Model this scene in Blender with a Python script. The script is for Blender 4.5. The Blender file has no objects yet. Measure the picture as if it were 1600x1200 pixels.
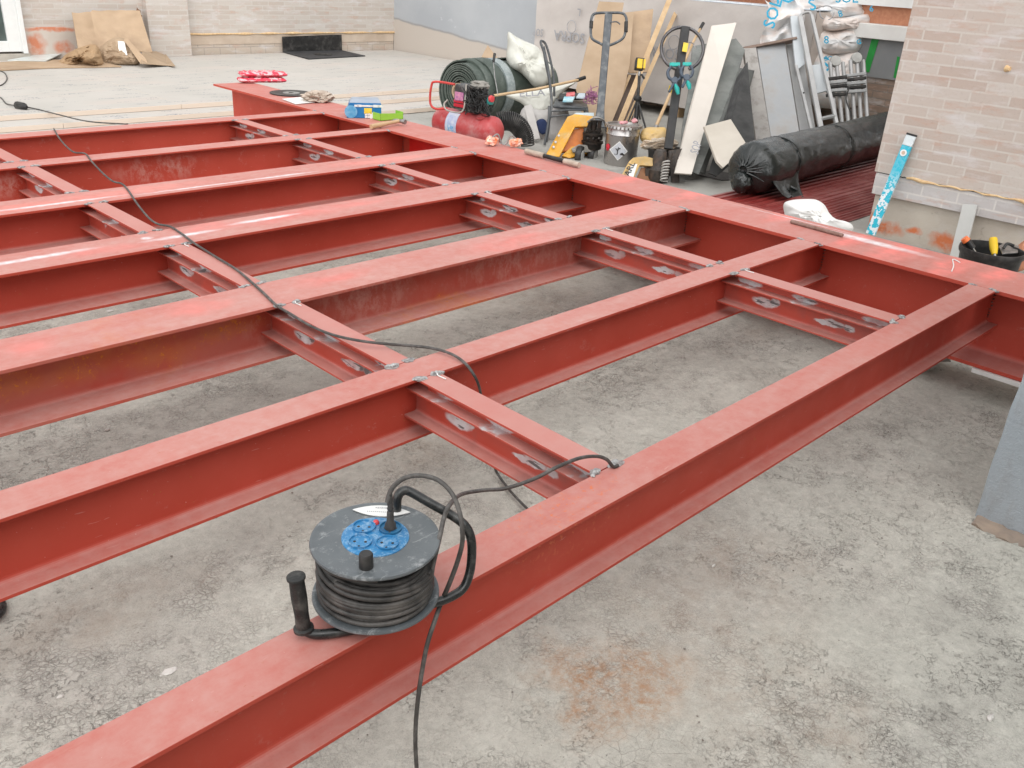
import bpy, bmesh, math, random
from mathutils import Vector, Matrix, noise
random.seed(7)
SC = bpy.context.scene; COL = SC.collection
# ---------------------------------------------------------------- camera
FOC = 1389.135; HC = 1.08; G = -0.47
FW = Vector((0.65029712, 0.62719323, -0.42865174)); RT = Vector((0.71172962, -0.70028911, 0.05510098)); DN = Vector((-0.26562118, -0.34091614, -0.90178799))
CP = Vector((0, 0, HC))
cd = bpy.data.cameras.new('camera'); cam = bpy.data.objects.new('camera', cd); COL.objects.link(cam)
cd.sensor_width = 36; cd.lens = FOC / 1600 * 36; cd.clip_end = 200; cd.clip_start = 0.02
m = Matrix(((RT.x, -DN.x, -FW.x, 0), (RT.y, -DN.y, -FW.y, 0), (RT.z, -DN.z, -FW.z, HC), (0, 0, 0, 1)))
cam.matrix_world = m; SC.camera = cam
# ---------------------------------------------------------------- world, sun, exposure
SUN_EL, SUN_AZ = math.radians(54), math.radians(215)
w = bpy.data.worlds.new('World'); SC.world = w; w.use_nodes = True; nt = w.node_tree; nt.nodes.clear()
sky = nt.nodes.new('ShaderNodeTexSky'); sky.sky_type = 'NISHITA'; sky.sun_disc = False
sky.sun_elevation = SUN_EL; sky.sun_rotation = SUN_AZ; sky.air_density = 1.0; sky.dust_density = 1.0; sky.ozone_density = 1.0
hs = nt.nodes.new('ShaderNodeHueSaturation'); hs.inputs['Saturation'].default_value = 0.05
bg = nt.nodes.new('ShaderNodeBackground'); bg.inputs['Strength'].default_value = 0.15
wo = nt.nodes.new('ShaderNodeOutputWorld')
nt.links.new(sky.outputs[0], hs.inputs['Color']); nt.links.new(hs.outputs[0], bg.inputs['Color']); nt.links.new(bg.outputs[0], wo.inputs['Surface'])
sl = bpy.data.lights.new('sun', 'SUN'); sl.energy = 0.55; sl.angle = math.radians(110); sl.color = (1, .96, .9)
so = bpy.data.objects.new('sun', sl); COL.objects.link(so)
sd = Vector((math.sin(SUN_AZ) * math.cos(SUN_EL), math.cos(SUN_AZ) * math.cos(SUN_EL), math.sin(SUN_EL)))
so.rotation_euler = sd.to_track_quat('Z', 'Y').to_euler()
SC.view_settings.view_transform = 'Standard'; SC.view_settings.look = 'None'; SC.view_settings.exposure = 1.24; SC.view_settings.gamma = 1
SC.cycles.use_denoising = True
# ---------------------------------------------------------------- helpers: points of the place from the survey of the photograph
def ray(px, py): return FW + RT * ((px - 800) / FOC) + DN * ((py - 600) / FOC)
def at(px, py, z=G):
    d = ray(px, py); return CP + d * ((z - HC) / d.z)
def atx(px, py, x):
    d = ray(px, py); return CP + d * (x / d.x)
def aty(px, py, y):
    d = ray(px, py); return CP + d * (y / d.y)
def dep(px, py, k): return CP + ray(px, py) * k
def depth(P): return (Vector(P) - CP).dot(FW)
def up(P, py):
    # height on the vertical through P that stands at row py
    lo, hi = P[2] - 1, P[2] + 4
    for _ in range(40):
        md = (lo + hi) / 2; q = Vector((P[0], P[1], md)) - CP
        y = 600 + FOC * q.dot(DN) / q.dot(FW)
        if y > py: lo = md
        else: hi = md
    return Vector((P[0], P[1], lo))
V = Vector
# ---------------------------------------------------------------- helpers: meshes
class MB:
    def __init__(s): s.v = []; s.f = []; s.sm = []
    def add(s, vs, fs, smooth=False):
        b = len(s.v); s.v += [V(p) for p in vs]
        for f in fs: s.f.append([b + i for i in f]); s.sm.append(smooth)
        return s
    def box(s, a, b):
        x0, y0, z0 = a; x1, y1, z1 = b
        return s.hexa([(x0, y0, z0), (x1, y0, z0), (x1, y1, z0), (x0, y1, z0)], [(x0, y0, z1), (x1, y0, z1), (x1, y1, z1), (x0, y1, z1)])
    def hexa(s, bot, top):
        n = len(bot)
        return s.add(list(bot) + list(top), [list(range(n))[::-1], list(range(n, 2 * n))] + [[i, (i + 1) % n, n + (i + 1) % n, n + i] for i in range(n)])
    def slab(s, pts, th, direction=None):
        # a polygon with thickness th along its normal (or direction)
        pts = [V(p) for p in pts]
        n = direction or (pts[1] - pts[0]).cross(pts[2] - pts[0]).normalized()
        return s.hexa(pts, [p + n * th for p in pts])
    def bar(s, a, b, wd, h, upv=(0, 0, 1)):
        a = V(a); b = V(b); d = (b - a).normalized(); r = d.cross(V(upv)).normalized(); u = r.cross(d)
        q = [r * (-wd / 2) + u * (-h / 2), r * (wd / 2) + u * (-h / 2), r * (wd / 2) + u * (h / 2), r * (-wd / 2) + u * (h / 2)]
        return s.hexa([a + k for k in q], [b + k for k in q])
    def tube(s, pts, r, n=10, closed=False, caps=True):
        pts = [V(p) for p in pts]; N = len(pts); rs = r if isinstance(r, (list, tuple)) else [r] * N
        t0 = (pts[1] - pts[0]).normalized(); u = t0.orthogonal().normalized(); rings = []
        for i, p in enumerate(pts):
            if closed: t = (pts[(i + 1) % N] - pts[i - 1])
            else: t = pts[min(i + 1, N - 1)] - pts[max(i - 1, 0)]
            t = t.normalized() if t.length > 1e-9 else t0
            u = (u - t * u.dot(t)); u = u.normalized() if u.length > 1e-6 else t.orthogonal().normalized()
            v2 = t.cross(u)
            rings.append([p + (u * math.cos(2 * math.pi * k / n) + v2 * math.sin(2 * math.pi * k / n)) * rs[i] for k in range(n)])
        vs = [q for rg in rings for q in rg]; fs = []
        for i in range(N if closed else N - 1):
            j = (i + 1) % N
            for k in range(n): fs.append([i * n + k, i * n + (k + 1) % n, j * n + (k + 1) % n, j * n + k])
        s.add(vs, fs, True)
        if caps and not closed:
            s.add(rings[0], [list(range(n))[::-1]]); s.add(rings[-1], [list(range(n))])
        return s
    def lathe(s, prof, o, axis=(0, 0, 1), n=40, smooth=True, closed=False):
        ax = V(axis).normalized(); u = ax.orthogonal().normalized(); v2 = ax.cross(u); o = V(o); vs = []
        for r, h in prof:
            for k in range(n):
                a = 2 * math.pi * k / n; vs.append(o + ax * h + (u * math.cos(a) + v2 * math.sin(a)) * r)
        fs = []; N = len(prof)
        for i in range(N if closed else N - 1):
            j = (i + 1) % N
            for k in range(n): fs.append([i * n + k, i * n + (k + 1) % n, j * n + (k + 1) % n, j * n + k])
        s.add(vs, fs, smooth)
        if not closed:
            if prof[0][0] > 1e-6: s.add(vs[:n], [list(range(n))[::-1]])
            if prof[-1][0] > 1e-6: s.add(vs[-n:], [list(range(n))])
        return s
    def sheet(s, fn, nu, nv, th=0.0, smooth=True):
        P = [[V(fn(i / nu, j / nv)) for j in range(nv + 1)] for i in range(nu + 1)]
        W = nv + 1; vs = [p for row in P for p in row]; fs = []
        for i in range(nu):
            for j in range(nv): fs.append([i * W + j, (i + 1) * W + j, (i + 1) * W + j + 1, i * W + j + 1])
        if th:
            n = (P[nu][0] - P[0][0]).cross(P[0][nv] - P[0][0]).normalized(); b = len(vs)
            vs += [p - n * th for p in vs]
            fs += [[b + k for k in f[::-1]] for f in fs]
            ring = [i * W for i in range(nu + 1)] + [nu * W + j for j in range(1, W)] + [i * W + nv for i in range(nu - 1, -1, -1)] + [j for j in range(nv - 1, 0, -1)]
            for a, c in zip(ring, ring[1:] + ring[:1]): fs.append([c, a, b + a, b + c])
        return s.add(vs, fs, smooth)
    def blob(s, c, r, amp=.25, fr=3.0, sub=3, seed=0, flat=None, smooth=True, ridge=False):
        bm = bmesh.new(); bmesh.ops.create_icosphere(bm, subdivisions=sub, radius=1)
        c = V(c); r = V(r) if not isinstance(r, (int, float)) else V((r, r, r)); vs = []
        for v in bm.verts:
            q = v.co * fr + V((seed * 7.3, seed * 3.1, seed))
            n_ = noise.noise(q) + .5 * noise.noise(q * 2.3)
            if ridge: n_ = .6 - 2 * abs(noise.noise(q)) - abs(noise.noise(q * 2.1))
            k = 1 + amp * n_; p = c + V((v.co.x * r.x, v.co.y * r.y, v.co.z * r.z)) * k
            if flat is not None and p.z < flat: p.z = flat
            vs.append(p)
        fs = [[v.index for v in f.verts] for f in bm.faces]; bm.free(); return s.add(vs, fs, smooth)
    def build(s, name, mat, parent=None, base=None, bevel=0, seg=2):
        me = bpy.data.meshes.new(name); o = bpy.data.objects.new(name, me); COL.objects.link(o)
        off = V(base) if base is not None else (parent['_o'] if False else (OFF.get(parent.name, V((0, 0, 0))) if parent else None))
        if off is None:
            xs = [v.x for v in s.v]; ys = [v.y for v in s.v]; off = V(((min(xs) + max(xs)) / 2, (min(ys) + max(ys)) / 2, min(v.z for v in s.v)))
        me.from_pydata([tuple(v - off) for v in s.v], [], s.f)
        me.polygons.foreach_set('use_smooth', s.sm); me.update()
        bm = bmesh.new(); bm.from_mesh(me); bmesh.ops.recalc_face_normals(bm, faces=bm.faces); bm.to_mesh(me); bm.free()
        if any(s.sm): me.set_sharp_from_angle(angle=math.radians(48))
        if mat: me.materials.append(mat)
        if parent: o.parent = parent; OFF[o.name] = off
        else: o.location = off; OFF[o.name] = off
        if bevel:
            b = o.modifiers.new('bevel', 'BEVEL'); b.width = bevel; b.segments = seg; b.limit_method = 'ANGLE'; b.angle_limit = math.radians(40)
        return o
OFF = {}
def thing(name, label, cat, loc, group=None):
    o = bpy.data.objects.new(name, None); COL.objects.link(o); o.location = loc; o.empty_display_size = .1; OFF[o.name] = V(loc)
    return tag(o, label, cat, group)
def tag(o, label, cat, group=None):
    o['label'] = label; o['category'] = cat
    if group: o['group'] = group
    return o
def struct(name, mb, mat, **k):
    o = mb.build(name, mat, base=(0, 0, 0), **k); o['kind'] = 'structure'; return o
def spline(pts, sub=8, closed=False):
    pts = [V(p) for p in pts]; N = len(pts); out = []
    rng = range(N) if closed else range(N - 1)
    for i in rng:
        g = (lambda k: pts[k % N]) if closed else (lambda k: pts[max(0, min(N - 1, k))])
        p0, p1, p2, p3 = g(i - 1), g(i), g(i + 1), g(i + 2)
        for q in range(sub):
            t = q / sub; out.append(.5 * (2 * p1 + (p2 - p0) * t + (2 * p0 - 5 * p1 + 4 * p2 - p3) * t * t + (3 * p1 - p0 - 3 * p2 + p3) * t ** 3))
    if not closed: out.append(pts[-1])
    return out
def text(body, o, xd, yd, size, mat, parent, name='lettering', sx=1.0, font_shear=0):
    cu = bpy.data.curves.new(name, 'FONT'); cu.body = body; cu.size = size; cu.extrude = .0006; cu.resolution_u = 2; cu.offset = size * .012
    to = bpy.data.objects.new('t', cu); COL.objects.link(to)
    dg = bpy.context.evaluated_depsgraph_get(); me = bpy.data.meshes.new_from_object(to.evaluated_get(dg)); bpy.data.objects.remove(to)
    xd = V(xd).normalized(); yd = V(yd); yd = (yd - xd * yd.dot(xd)).normalized(); zd = xd.cross(yd)
    M = Matrix(((xd.x * sx, yd.x, zd.x, 0), (xd.y * sx, yd.y, zd.y, 0), (xd.z * sx, yd.z, zd.z, 0), (0, 0, 0, 1)))
    off = OFF.get(parent.name, V((0, 0, 0)))
    me.transform(Matrix.Translation(V(o) - off) @ M); me.name = name; me.materials.clear(); me.materials.append(mat)
    ob = bpy.data.objects.new(name, me); COL.objects.link(ob); ob.parent = parent; return ob
# ---------------------------------------------------------------- helpers: materials
class NT:
    def __init__(s, name):
        s.m = bpy.data.materials.new(name); s.m.use_nodes = True; s.t = s.m.node_tree; s.n = s.t.nodes; s.b = s.n['Principled BSDF']
        s.pos = s.n.new('ShaderNodeNewGeometry').outputs['Position']; s.obj = None
    def L(s, a, b): s.t.links.new(a, b)
    def sc(s, vec, scale, loc=(0, 0, 0)):
        mp = s.n.new('ShaderNodeMapping'); mp.inputs['Scale'].default_value = scale; mp.inputs['Location'].default_value = loc; s.L(vec, mp.inputs[0]); return mp.outputs[0]
    def noise(s, scale, detail=4, rough=.55, vec=None, dist=0):
        n = s.n.new('ShaderNodeTexNoise'); n.inputs['Scale'].default_value = scale; n.inputs['Detail'].default_value = detail; n.inputs['Roughness'].default_value = rough; n.inputs['Distortion'].default_value = dist
        s.L(vec or s.pos, n.inputs['Vector']); return n.outputs['Fac']
    def vor(s, scale, feature='DISTANCE_TO_EDGE', vec=None, out='Distance'):
        n = s.n.new('ShaderNodeTexVoronoi'); n.feature = feature; n.inputs['Scale'].default_value = scale; s.L(vec or s.pos, n.inputs['Vector']); return n.outputs[out]
    def ramp(s, f, a, b, c0=0.0, c1=1.0):
        n = s.n.new('ShaderNodeMapRange'); n.inputs['From Min'].default_value = a; n.inputs['From Max'].default_value = b; n.inputs['To Min'].default_value = c0; n.inputs['To Max'].default_value = c1
        s.L(f, n.inputs['Value']); return n.outputs[0]
    def math(s, op, a, b=None, c=None):
        n = s.n.new('ShaderNodeMath'); n.operation = op
        for i, q in enumerate((a, b, c)):
            if q is None: continue
            if isinstance(q, (int, float)): n.inputs[i].default_value = q
            else: s.L(q, n.inputs[i])
        return n.outputs[0]
    def mix(s, f, a, b, mode='MIX'):
        n = s.n.new('ShaderNodeMix'); n.data_type = 'RGBA'; n.blend_type = mode
        if isinstance(f, (int, float)): n.inputs[0].default_value = f
        else: s.L(f, n.inputs[0])
        for i, q in ((6, a), (7, b)):
            if isinstance(q, tuple): n.inputs[i].default_value = (*q[:3], 1)
            else: s.L(q, n.inputs[i])
        return n.outputs[2]
    def warp(s, amount, scale, vec=None):
        n = s.n.new('ShaderNodeTexNoise'); n.inputs['Scale'].default_value = scale; n.inputs['Detail'].default_value = 3; s.L(vec or s.pos, n.inputs['Vector'])
        a = s.n.new('ShaderNodeVectorMath'); a.operation = 'SUBTRACT'; s.L(n.outputs['Color'], a.inputs[0]); a.inputs[1].default_value = (.5, .5, .5)
        b = s.n.new('ShaderNodeVectorMath'); b.operation = 'SCALE'; s.L(a.outputs[0], b.inputs[0]); b.inputs['Scale'].default_value = amount
        c = s.n.new('ShaderNodeVectorMath'); c.operation = 'ADD'; s.L(vec or s.pos, c.inputs[0]); s.L(b.outputs[0], c.inputs[1]); return c.outputs[0]
    def spot(s, c, r, vec=None, edge=.35):
        # soft ellipsoid mask: 1 inside
        a = s.n.new('ShaderNodeVectorMath'); a.operation = 'SUBTRACT'; s.L(vec or s.pos, a.inputs[0]); a.inputs[1].default_value = c
        b = s.n.new('ShaderNodeVectorMath'); b.operation = 'DIVIDE'; s.L(a.outputs[0], b.inputs[0]); b.inputs[1].default_value = r
        l = s.n.new('ShaderNodeVectorMath'); l.operation = 'LENGTH'; s.L(b.outputs[0], l.inputs[0])
        return s.ramp(l.outputs['Value'], 1 + edge, 1 - edge)
    def spots(s, lst, vec=None, edge=.35):
        o = None
        for c, r in lst:
            q = s.spot(c, r, vec, edge); o = q if o is None else s.math('MAXIMUM', o, q)
        return o
    def objv(s):
        if s.obj is None: s.obj = s.n.new('ShaderNodeTexCoord').outputs['Object']
        return s.obj
    def bump(s, h, strength=.3, dist=.01, prev=None):
        n = s.n.new('ShaderNodeBump'); n.inputs['Strength'].default_value = strength; n.inputs['Distance'].default_value = dist; s.L(h, n.inputs['Height'])
        if prev is not None: s.L(prev, n.inputs['Normal'])
        return n.outputs[0]
    def out(s, col=None, rough=None, nrm=None, metal=None, spec=None, sheen=None):
        for k, q in (('Base Color', col), ('Roughness', rough), ('Metallic', metal), ('Specular IOR Level', spec)):
            if q is None: continue
            if isinstance(q, tuple): s.b.inputs[k].default_value = (*q[:3], 1)
            elif isinstance(q, (int, float)): s.b.inputs[k].default_value = q
            else: s.L(q, s.b.inputs[k])
        if nrm is not None: s.L(nrm, s.b.inputs['Normal'])
        return s.m
MC = {}
def pm(name, c1, c2=None, scale=6, rough=.6, metal=0, bump=.15, bs=60, spec=.4, bd=.003, dirt=None, dscale=2.5):
    if name in MC: return MC[name]
    t = NT(name); c2 = c2 or tuple(k * .8 for k in c1)
    c = t.mix(t.ramp(t.noise(scale, 5), .35, .65), c1, c2)
    if dirt: c = t.mix(t.ramp(t.noise(dscale, 7, .65), .5, .68, 0, .8), c, dirt)
    r = t.ramp(t.noise(scale * 3, 3), .3, .7, max(0, rough - .08), min(1, rough + .08))
    nr = t.bump(t.noise(bs, 4), bump, bd) if bump else None
    MC[name] = t.out(c, r, nr, metal, spec); return MC[name]

# primer red steel
RED = (.43, .058, .034); DUST_GLARE = (.53, .32, .285)
def primer(name, marks=None, dust=.62):
    t = NT(name)
    n1 = t.noise(3.5, 5); c = t.mix(t.ramp(n1, .3, .7), RED, (.50, .076, .050))
    c = t.mix(t.ramp(t.noise(45, 4, .7), .60, .74, 0, .22), c, (.46, .14, .10))
    # settled dust on upward faces, its pale colour also standing in for sky glare
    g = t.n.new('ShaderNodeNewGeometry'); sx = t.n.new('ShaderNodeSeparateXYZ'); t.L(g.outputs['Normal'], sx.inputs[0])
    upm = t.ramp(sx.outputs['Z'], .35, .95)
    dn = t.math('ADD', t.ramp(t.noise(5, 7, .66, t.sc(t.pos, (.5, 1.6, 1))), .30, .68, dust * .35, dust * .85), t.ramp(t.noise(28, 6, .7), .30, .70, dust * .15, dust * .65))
    c = t.mix(t.math('MULTIPLY', upm, dn), c, DUST_GLARE)
    scr = t.ramp(t.noise(2.2, 6, .7, t.sc(t.pos, (1, 9, 1))), .60, .68, 0, .35)
    c = t.mix(t.math('MULTIPLY', scr, upm), c, (.45, .12, .085))
    # small chips and scuffs on the sides
    ch = t.ramp(t.noise(30, 6, .75, t.sc(t.pos, (1, 1, 2.2))),   .72, .78, 0, .22)
    c = t.mix(ch, c, (.55, .25, .20))
    sd = t.math('SUBTRACT', 1.0, upm)
    # scratches, boot scuffs, chalky handling marks and specks of rust
    s1 = t.ramp(t.noise(3, 2, .4, t.sc(t.warp(.08, 3), (6, 40, 60))), .745, .765, 0, .3); c = t.mix(s1, c, (.62, .38, .34))
    s2 = t.ramp(t.noise(12, 8, .8, t.sc(t.pos, (1, 1, 1), (3, 7, 1))), .60, .72, 0, .45); c = t.mix(s2, c, (.50, .27, .24))
    s3 = t.ramp(t.noise(8, 8, .8, t.sc(t.pos, (1, 1, 1), (9, 1, 4))), .64, .74, 0, .5); c = t.mix(t.math('MULTIPLY', s3, upm), c, (.36, .22, .19))
    s4 = t.math('MULTIPLY', t.ramp(t.noise(70, 4, .7), .66, .70), t.ramp(t.noise(2.3, 3), .5, .62)); c = t.mix(t.math('MULTIPLY', s4, .7), c, (.40, .14, .04))
    s5 = t.ramp(t.noise(120, 2, .6), .765, .775, 0, .7); c = t.mix(s5, c, (.68, .55, .52))
    if marks: c = marks(t, c, upm)
    r = t.ramp(t.noise(9, 4), .3, .7, .48, .66)
    nr = t.bump(t.noise(180, 3), .10, .001); nr = t.bump(t.noise(4, 3), .12, .004, nr)
    return t.out(c, r, nr, 0, .28)
def m_pink(lst, col=(.74, .19, .165), amt=.50):
    def f(t, c, upm):
        vv = t.warp(.10, 9); k = t.spots(lst, vv, .55)
        k = t.math('MULTIPLY', t.math('MULTIPLY', k, t.ramp(t.noise(14, 5), .3, .62, .25, 1)), upm)
        return t.mix(t.math('MULTIPLY', k, amt), c, col)
    return f
def m_chalk(lst):
    def f(t, c, upm):
        vv = t.warp(.016, 22); k = t.math('MULTIPLY', t.spots(lst, vv, .5), upm); k = t.math('MULTIPLY', k, t.ramp(t.noise(25, 5), .32, .6, .45, 1))
        return t.mix(t.math('MULTIPLY', k, .85), c, (.78, .76, .78))
    return f
def m_rust(lst, thr=.56, col=(.46, .15, .035)):
    def f(t, c, upm):
        vv = t.warp(.08, 12); k = t.spots(lst, vv, .6)
        a = t.ramp(t.noise(26, 6, .7, t.sc(t.pos, (1, 1, .8))), thr - .1, thr + .08)
        b = t.ramp(t.noise(90, 4, .7), .48, .62)
        k2 = t.math('MULTIPLY', k, t.math('MAXIMUM', t.math('MULTIPLY', a, .30), t.ramp(t.noise(60, 5, .7), .57, .62, 0, 1)))
        return t.mix(k2, c, col)
    return f
def m_scuff(lst):
    def f(t, c, upm):
        vv = t.warp(.06, 14); k = t.spots(lst, vv, .7)
        a = t.ramp(t.noise(16, 7, .75, t.sc(t.pos, (1.3, 1.3, .9))), .46, .62)
        return t.mix(t.math('MULTIPLY', k, t.math('MULTIPLY', a, .62)), c, (.60, .38, .33))
    return f
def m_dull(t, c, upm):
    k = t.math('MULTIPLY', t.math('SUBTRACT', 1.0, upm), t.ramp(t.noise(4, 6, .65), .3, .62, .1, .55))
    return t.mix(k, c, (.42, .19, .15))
def chain(*fs):
    def f(t, c, upm):
        for g in fs: c = g(t, c, upm)
        return c
    return f
M_weld = pm('weld_metal', (.50, .50, .49), (.18, .17, .17), 70, .45, .35, .6, 120)
M_white = pm('white_paint', (.78, .78, .76), (.70, .70, .68), 5, .5)
M_black = pm('black_rubber', (.012, .012, .012), (.028, .027, .026), 20, .45, dirt=(.085, .08, .075), dscale=9)
M_cable = pm('cable_rubber', (.055, .051, .047), (.085, .08, .075), 30, .55, bump=.1, dirt=(.16, .15, .14), dscale=30)

# ---------------------------------------------------------------- ground
def ground_mat():
    t = NT('rough_screed')
    wv = t.warp(.03, 12)
    c = t.mix(t.ramp(t.noise(.9, 6, .6), .35, .65), (.525, .515, .455), (.465, .458, .408))
    c = t.mix(t.ramp(t.noise(3.1, 7, .65), .40, .68, 0, .65), c, (.575, .565, .505))
    c = t.mix(t.ramp(t.noise(1.6, 5, .6, t.sc(t.pos, (1, 1, 1), (5, 3, 0))), .52, .66, 0, .30), c, (.37, .335, .305))
    reg = t.ramp(t.noise(1.9, 4, .6, t.sc(t.pos, (1, 1, 1), (3.3, 1.2, 0))), .44, .60)       # where the surface has broken up
    # stones and crazing of three sizes
    wv2 = t.warp(.016, 55, wv); v1 = t.vor(64, vec=wv2); v2 = t.vor(140, vec=wv2); v3 = t.vor(21, vec=t.warp(.07, 7))
    cr1 = t.math('MULTIPLY', t.ramp(v1, .10, .01), t.math('MULTIPLY', reg, t.ramp(t.noise(9, 4), .42, .58)))
    cr2 = t.math('MULTIPLY', t.ramp(v2, .14, .02), t.math('MULTIPLY', t.ramp(reg, 0, 1, .12, .8), t.ramp(t.noise(14, 3), .45, .6)))
    reg3 = t.ramp(t.noise(1.3, 3, .5, t.sc(t.pos, (1, 1, 1), (9, 2, 0))), .56, .66)
    cr3 = t.math('MULTIPLY', t.ramp(v3, .03, .003), t.math('MULTIPLY', reg3, t.ramp(t.noise(5, 4), .45, .6)))
    c = t.mix(t.math('MULTIPLY', cr1, .50), c, (.13, .115, .10))
    c = t.mix(t.math('MULTIPLY', cr2, .48), c, (.15, .135, .12))
    c = t.mix(t.math('MULTIPLY', cr3, .45), c, (.15, .13, .11))
    cell = t.n.new('ShaderNodeSeparateColor'); t.L(t.vor(46, 'F1', wv, 'Color'), cell.inputs[0])
    c = t.mix(t.math('MULTIPLY', t.math('MULTIPLY', reg, .25), cell.outputs[0]), c, (.56, .53, .49))
    rd = t.math('ABSOLUTE', t.math('SUBTRACT', t.noise(52, 5, .62, t.warp(.02, 40)), .5)); rgd = t.ramp(t.noise(2.6, 5, .65, t.sc(t.pos, (1, 1, 1), (1, 8, 0))), .46, .62)
    crv = t.math('MULTIPLY', t.ramp(rd, .022, .004), t.math('MULTIPLY', t.ramp(rgd, 0, 1, .10, 1), t.ramp(t.noise(20, 4), .44, .58)))
    c = t.mix(t.math('MULTIPLY', crv, .48), c, (.11, .10, .085))
    rd2 = t.math('ABSOLUTE', t.math('SUBTRACT', t.noise(120, 4, .6), .5)); crv2 = t.math('MULTIPLY', t.ramp(rd2, .03, .006), t.ramp(t.noise(7, 4), .42, .6, .15, .9))
    c = t.mix(t.math('MULTIPLY', crv2, .40), c, (.16, .145, .125))
    gr = t.noise(330, 3, .7)
    c = t.mix(t.ramp(gr, .56, .72, 0, .42), c, (.17, .155, .14))
    c = t.mix(t.ramp(gr, .42, .30, 0, .30), c, (.60, .58, .55))
    pits = t.ramp(t.noise(75, 4, .65), .66, .74, 0, .75)
    c = t.mix(pits, c, (.10, .09, .08))
    lum = t.ramp(t.noise(38, 5, .7), .3, .7, .86, 1.12)
    mul = t.n.new('ShaderNodeVectorMath'); mul.operation = 'SCALE'; t.L(c, mul.inputs[0]); t.L(lum, mul.inputs['Scale']); c = mul.outputs[0]
    # rust stains left by steel
    st = [(920, 1060, .07, .13), (985, 1035, .06, .07), (1000, 1085, .14, .06), (900, 1110, .05, .05)]
    L1 = [(tuple(at(x, y)), (a, b, .3)) for x, y, a, b in st]
    k = t.math('MULTIPLY', t.spots(L1, t.warp(.20, 11), .8), t.ramp(t.noise(34, 7, .8), .38, .60, .05, .78))
    c = t.mix(k, c, (.40, .20, .085))
    L2 = [(tuple(at(x, y)), (a, b, .3)) for x, y, a, b in ((1160, 1070, .25, .16), (1290, 1140, .2, .12), (1080, 960, .2, .2), (1240, 500, .45, .10), (650, 705, .12, .10), (840, 460, .35, .25), (150, 960, .25, .1), (1150, 880, .2, .2), (620, 570, .2, .1))]
    k = t.math('MULTIPLY', t.spots(L2, t.warp(.22, 6), .6), t.ramp(t.noise(16, 6, .7), .38, .62, .05, .38))
    c = t.mix(k, c, (.33, .25, .19))
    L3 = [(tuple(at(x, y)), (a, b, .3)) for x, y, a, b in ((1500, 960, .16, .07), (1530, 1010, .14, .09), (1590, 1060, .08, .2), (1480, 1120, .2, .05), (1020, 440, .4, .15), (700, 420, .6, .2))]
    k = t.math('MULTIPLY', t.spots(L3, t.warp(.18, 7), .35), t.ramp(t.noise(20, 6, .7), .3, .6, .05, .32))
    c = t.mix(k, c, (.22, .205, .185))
    # smoother concrete beyond the girder
    sx = t.n.new('ShaderNodeSeparateXYZ'); t.L(t.pos, sx.inputs[0])
    far = t.ramp(sx.outputs['X'], 4.0, 4.4); smooth = t.mix(t.ramp(t.noise(2, 5), .3, .7), (.40, .39, .36), (.32, .31, .29))
    c = t.mix(t.math('MULTIPLY', far, .8), c, smooth)
    h = t.math('ADD', t.math('MULTIPLY', t.ramp(v1, 0, .25), t.math('MULTIPLY', t.math('MULTIPLY', reg, t.ramp(t.noise(9, 4), .38, .6)), .5)), t.math('MULTIPLY', t.noise(90, 5, .7), .5))
    h = t.math('SUBTRACT', h, t.math('MULTIPLY', crv, .6)); n1 = t.bump(h, .75, .008); n1 = t.bump(t.noise(6, 5), .45, .03, n1); n1 = t.bump(gr, .45, .002, n1)
    return t.out(c, .9, n1, 0, .25)
gm = MB()
def gz(u, v):
    x = -4 + 20 * u; y = -5 + 23 * v
    a = noise.noise(V((x * 1.3, y * 1.3, 0))) * .006 + noise.noise(V((x * 5, y * 5, 3))) * .0025
    return (x, y, G + a)
gm.sheet(gz, 300, 340)
b_ = len(gm.v); R_ = 60
gm.add([(-R_, -R_, G - .03), (R_, -R_, G - .03), (R_, R_, G - .03), (-R_, R_, G - .03)], [[0, 1, 2, 3]])
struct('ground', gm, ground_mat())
# loose grit
gb = MB()
rg = random.Random(3)
for i in range(1500):
    x = rg.uniform(.1, 4.0); y = rg.uniform(-.3, 6.5)
    if noise.noise(V((x * 1.5 + 4, y * 1.5, 1))) < rg.uniform(-.3, .35): continue
    r = rg.uniform(.0015, .0045) * (1.5 if rg.random() < .06 else 1)
    vs = []
    for dx, dy, dz in ((1, 0, 0), (0, 1, 0), (-1, 0, 0), (0, -1, 0), (0, 0, 1)):
        vs.append((x + dx * r * rg.uniform(.6, 1.3), y + dy * r * rg.uniform(.6, 1.3), G + .003 + dz * r * rg.uniform(.5, 1) + noise.noise(V((x * 1.3, y * 1.3, 0))) * .006))
    gb.add(vs, [[0, 1, 4], [1, 2, 4], [2, 3, 4], [3, 0, 4]])
gs = gb.build('gravel', pm('grit_stone', (.42, .39, .35), (.14, .12, .10), 90, .9), base=(0, 0, 0)); gs['kind'] = 'stuff'
tag(gs, 'loose grit scattered over the rough grey screed under the beams', 'gravel')

chip_src = None
M_chip = pm('plaster_white', (.72, .70, .66), None, 20, .9)
for (px, py, w_) in ((172, 487, .018), (168, 673, .010), (1260, 617, .012), (1547, 1122, .014), (265, 1050, .02), (1115, 885, .008), (690, 640, .008), (1270, 375 + 225, .006), (760, 498, .01), (95, 1090, .007)):
    q = at(px, py); a = MB().blob(q + V((0, 0, .003)), (w_, w_ * .45, .005), .6, 2.2, 2, px, smooth=False); lab_ = 'small white plaster chip lying on the grey screed under the frame'
    tag(a.build('plaster_chip', M_chip), lab_, 'chip', 'white chips scattered on the screed')
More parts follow.
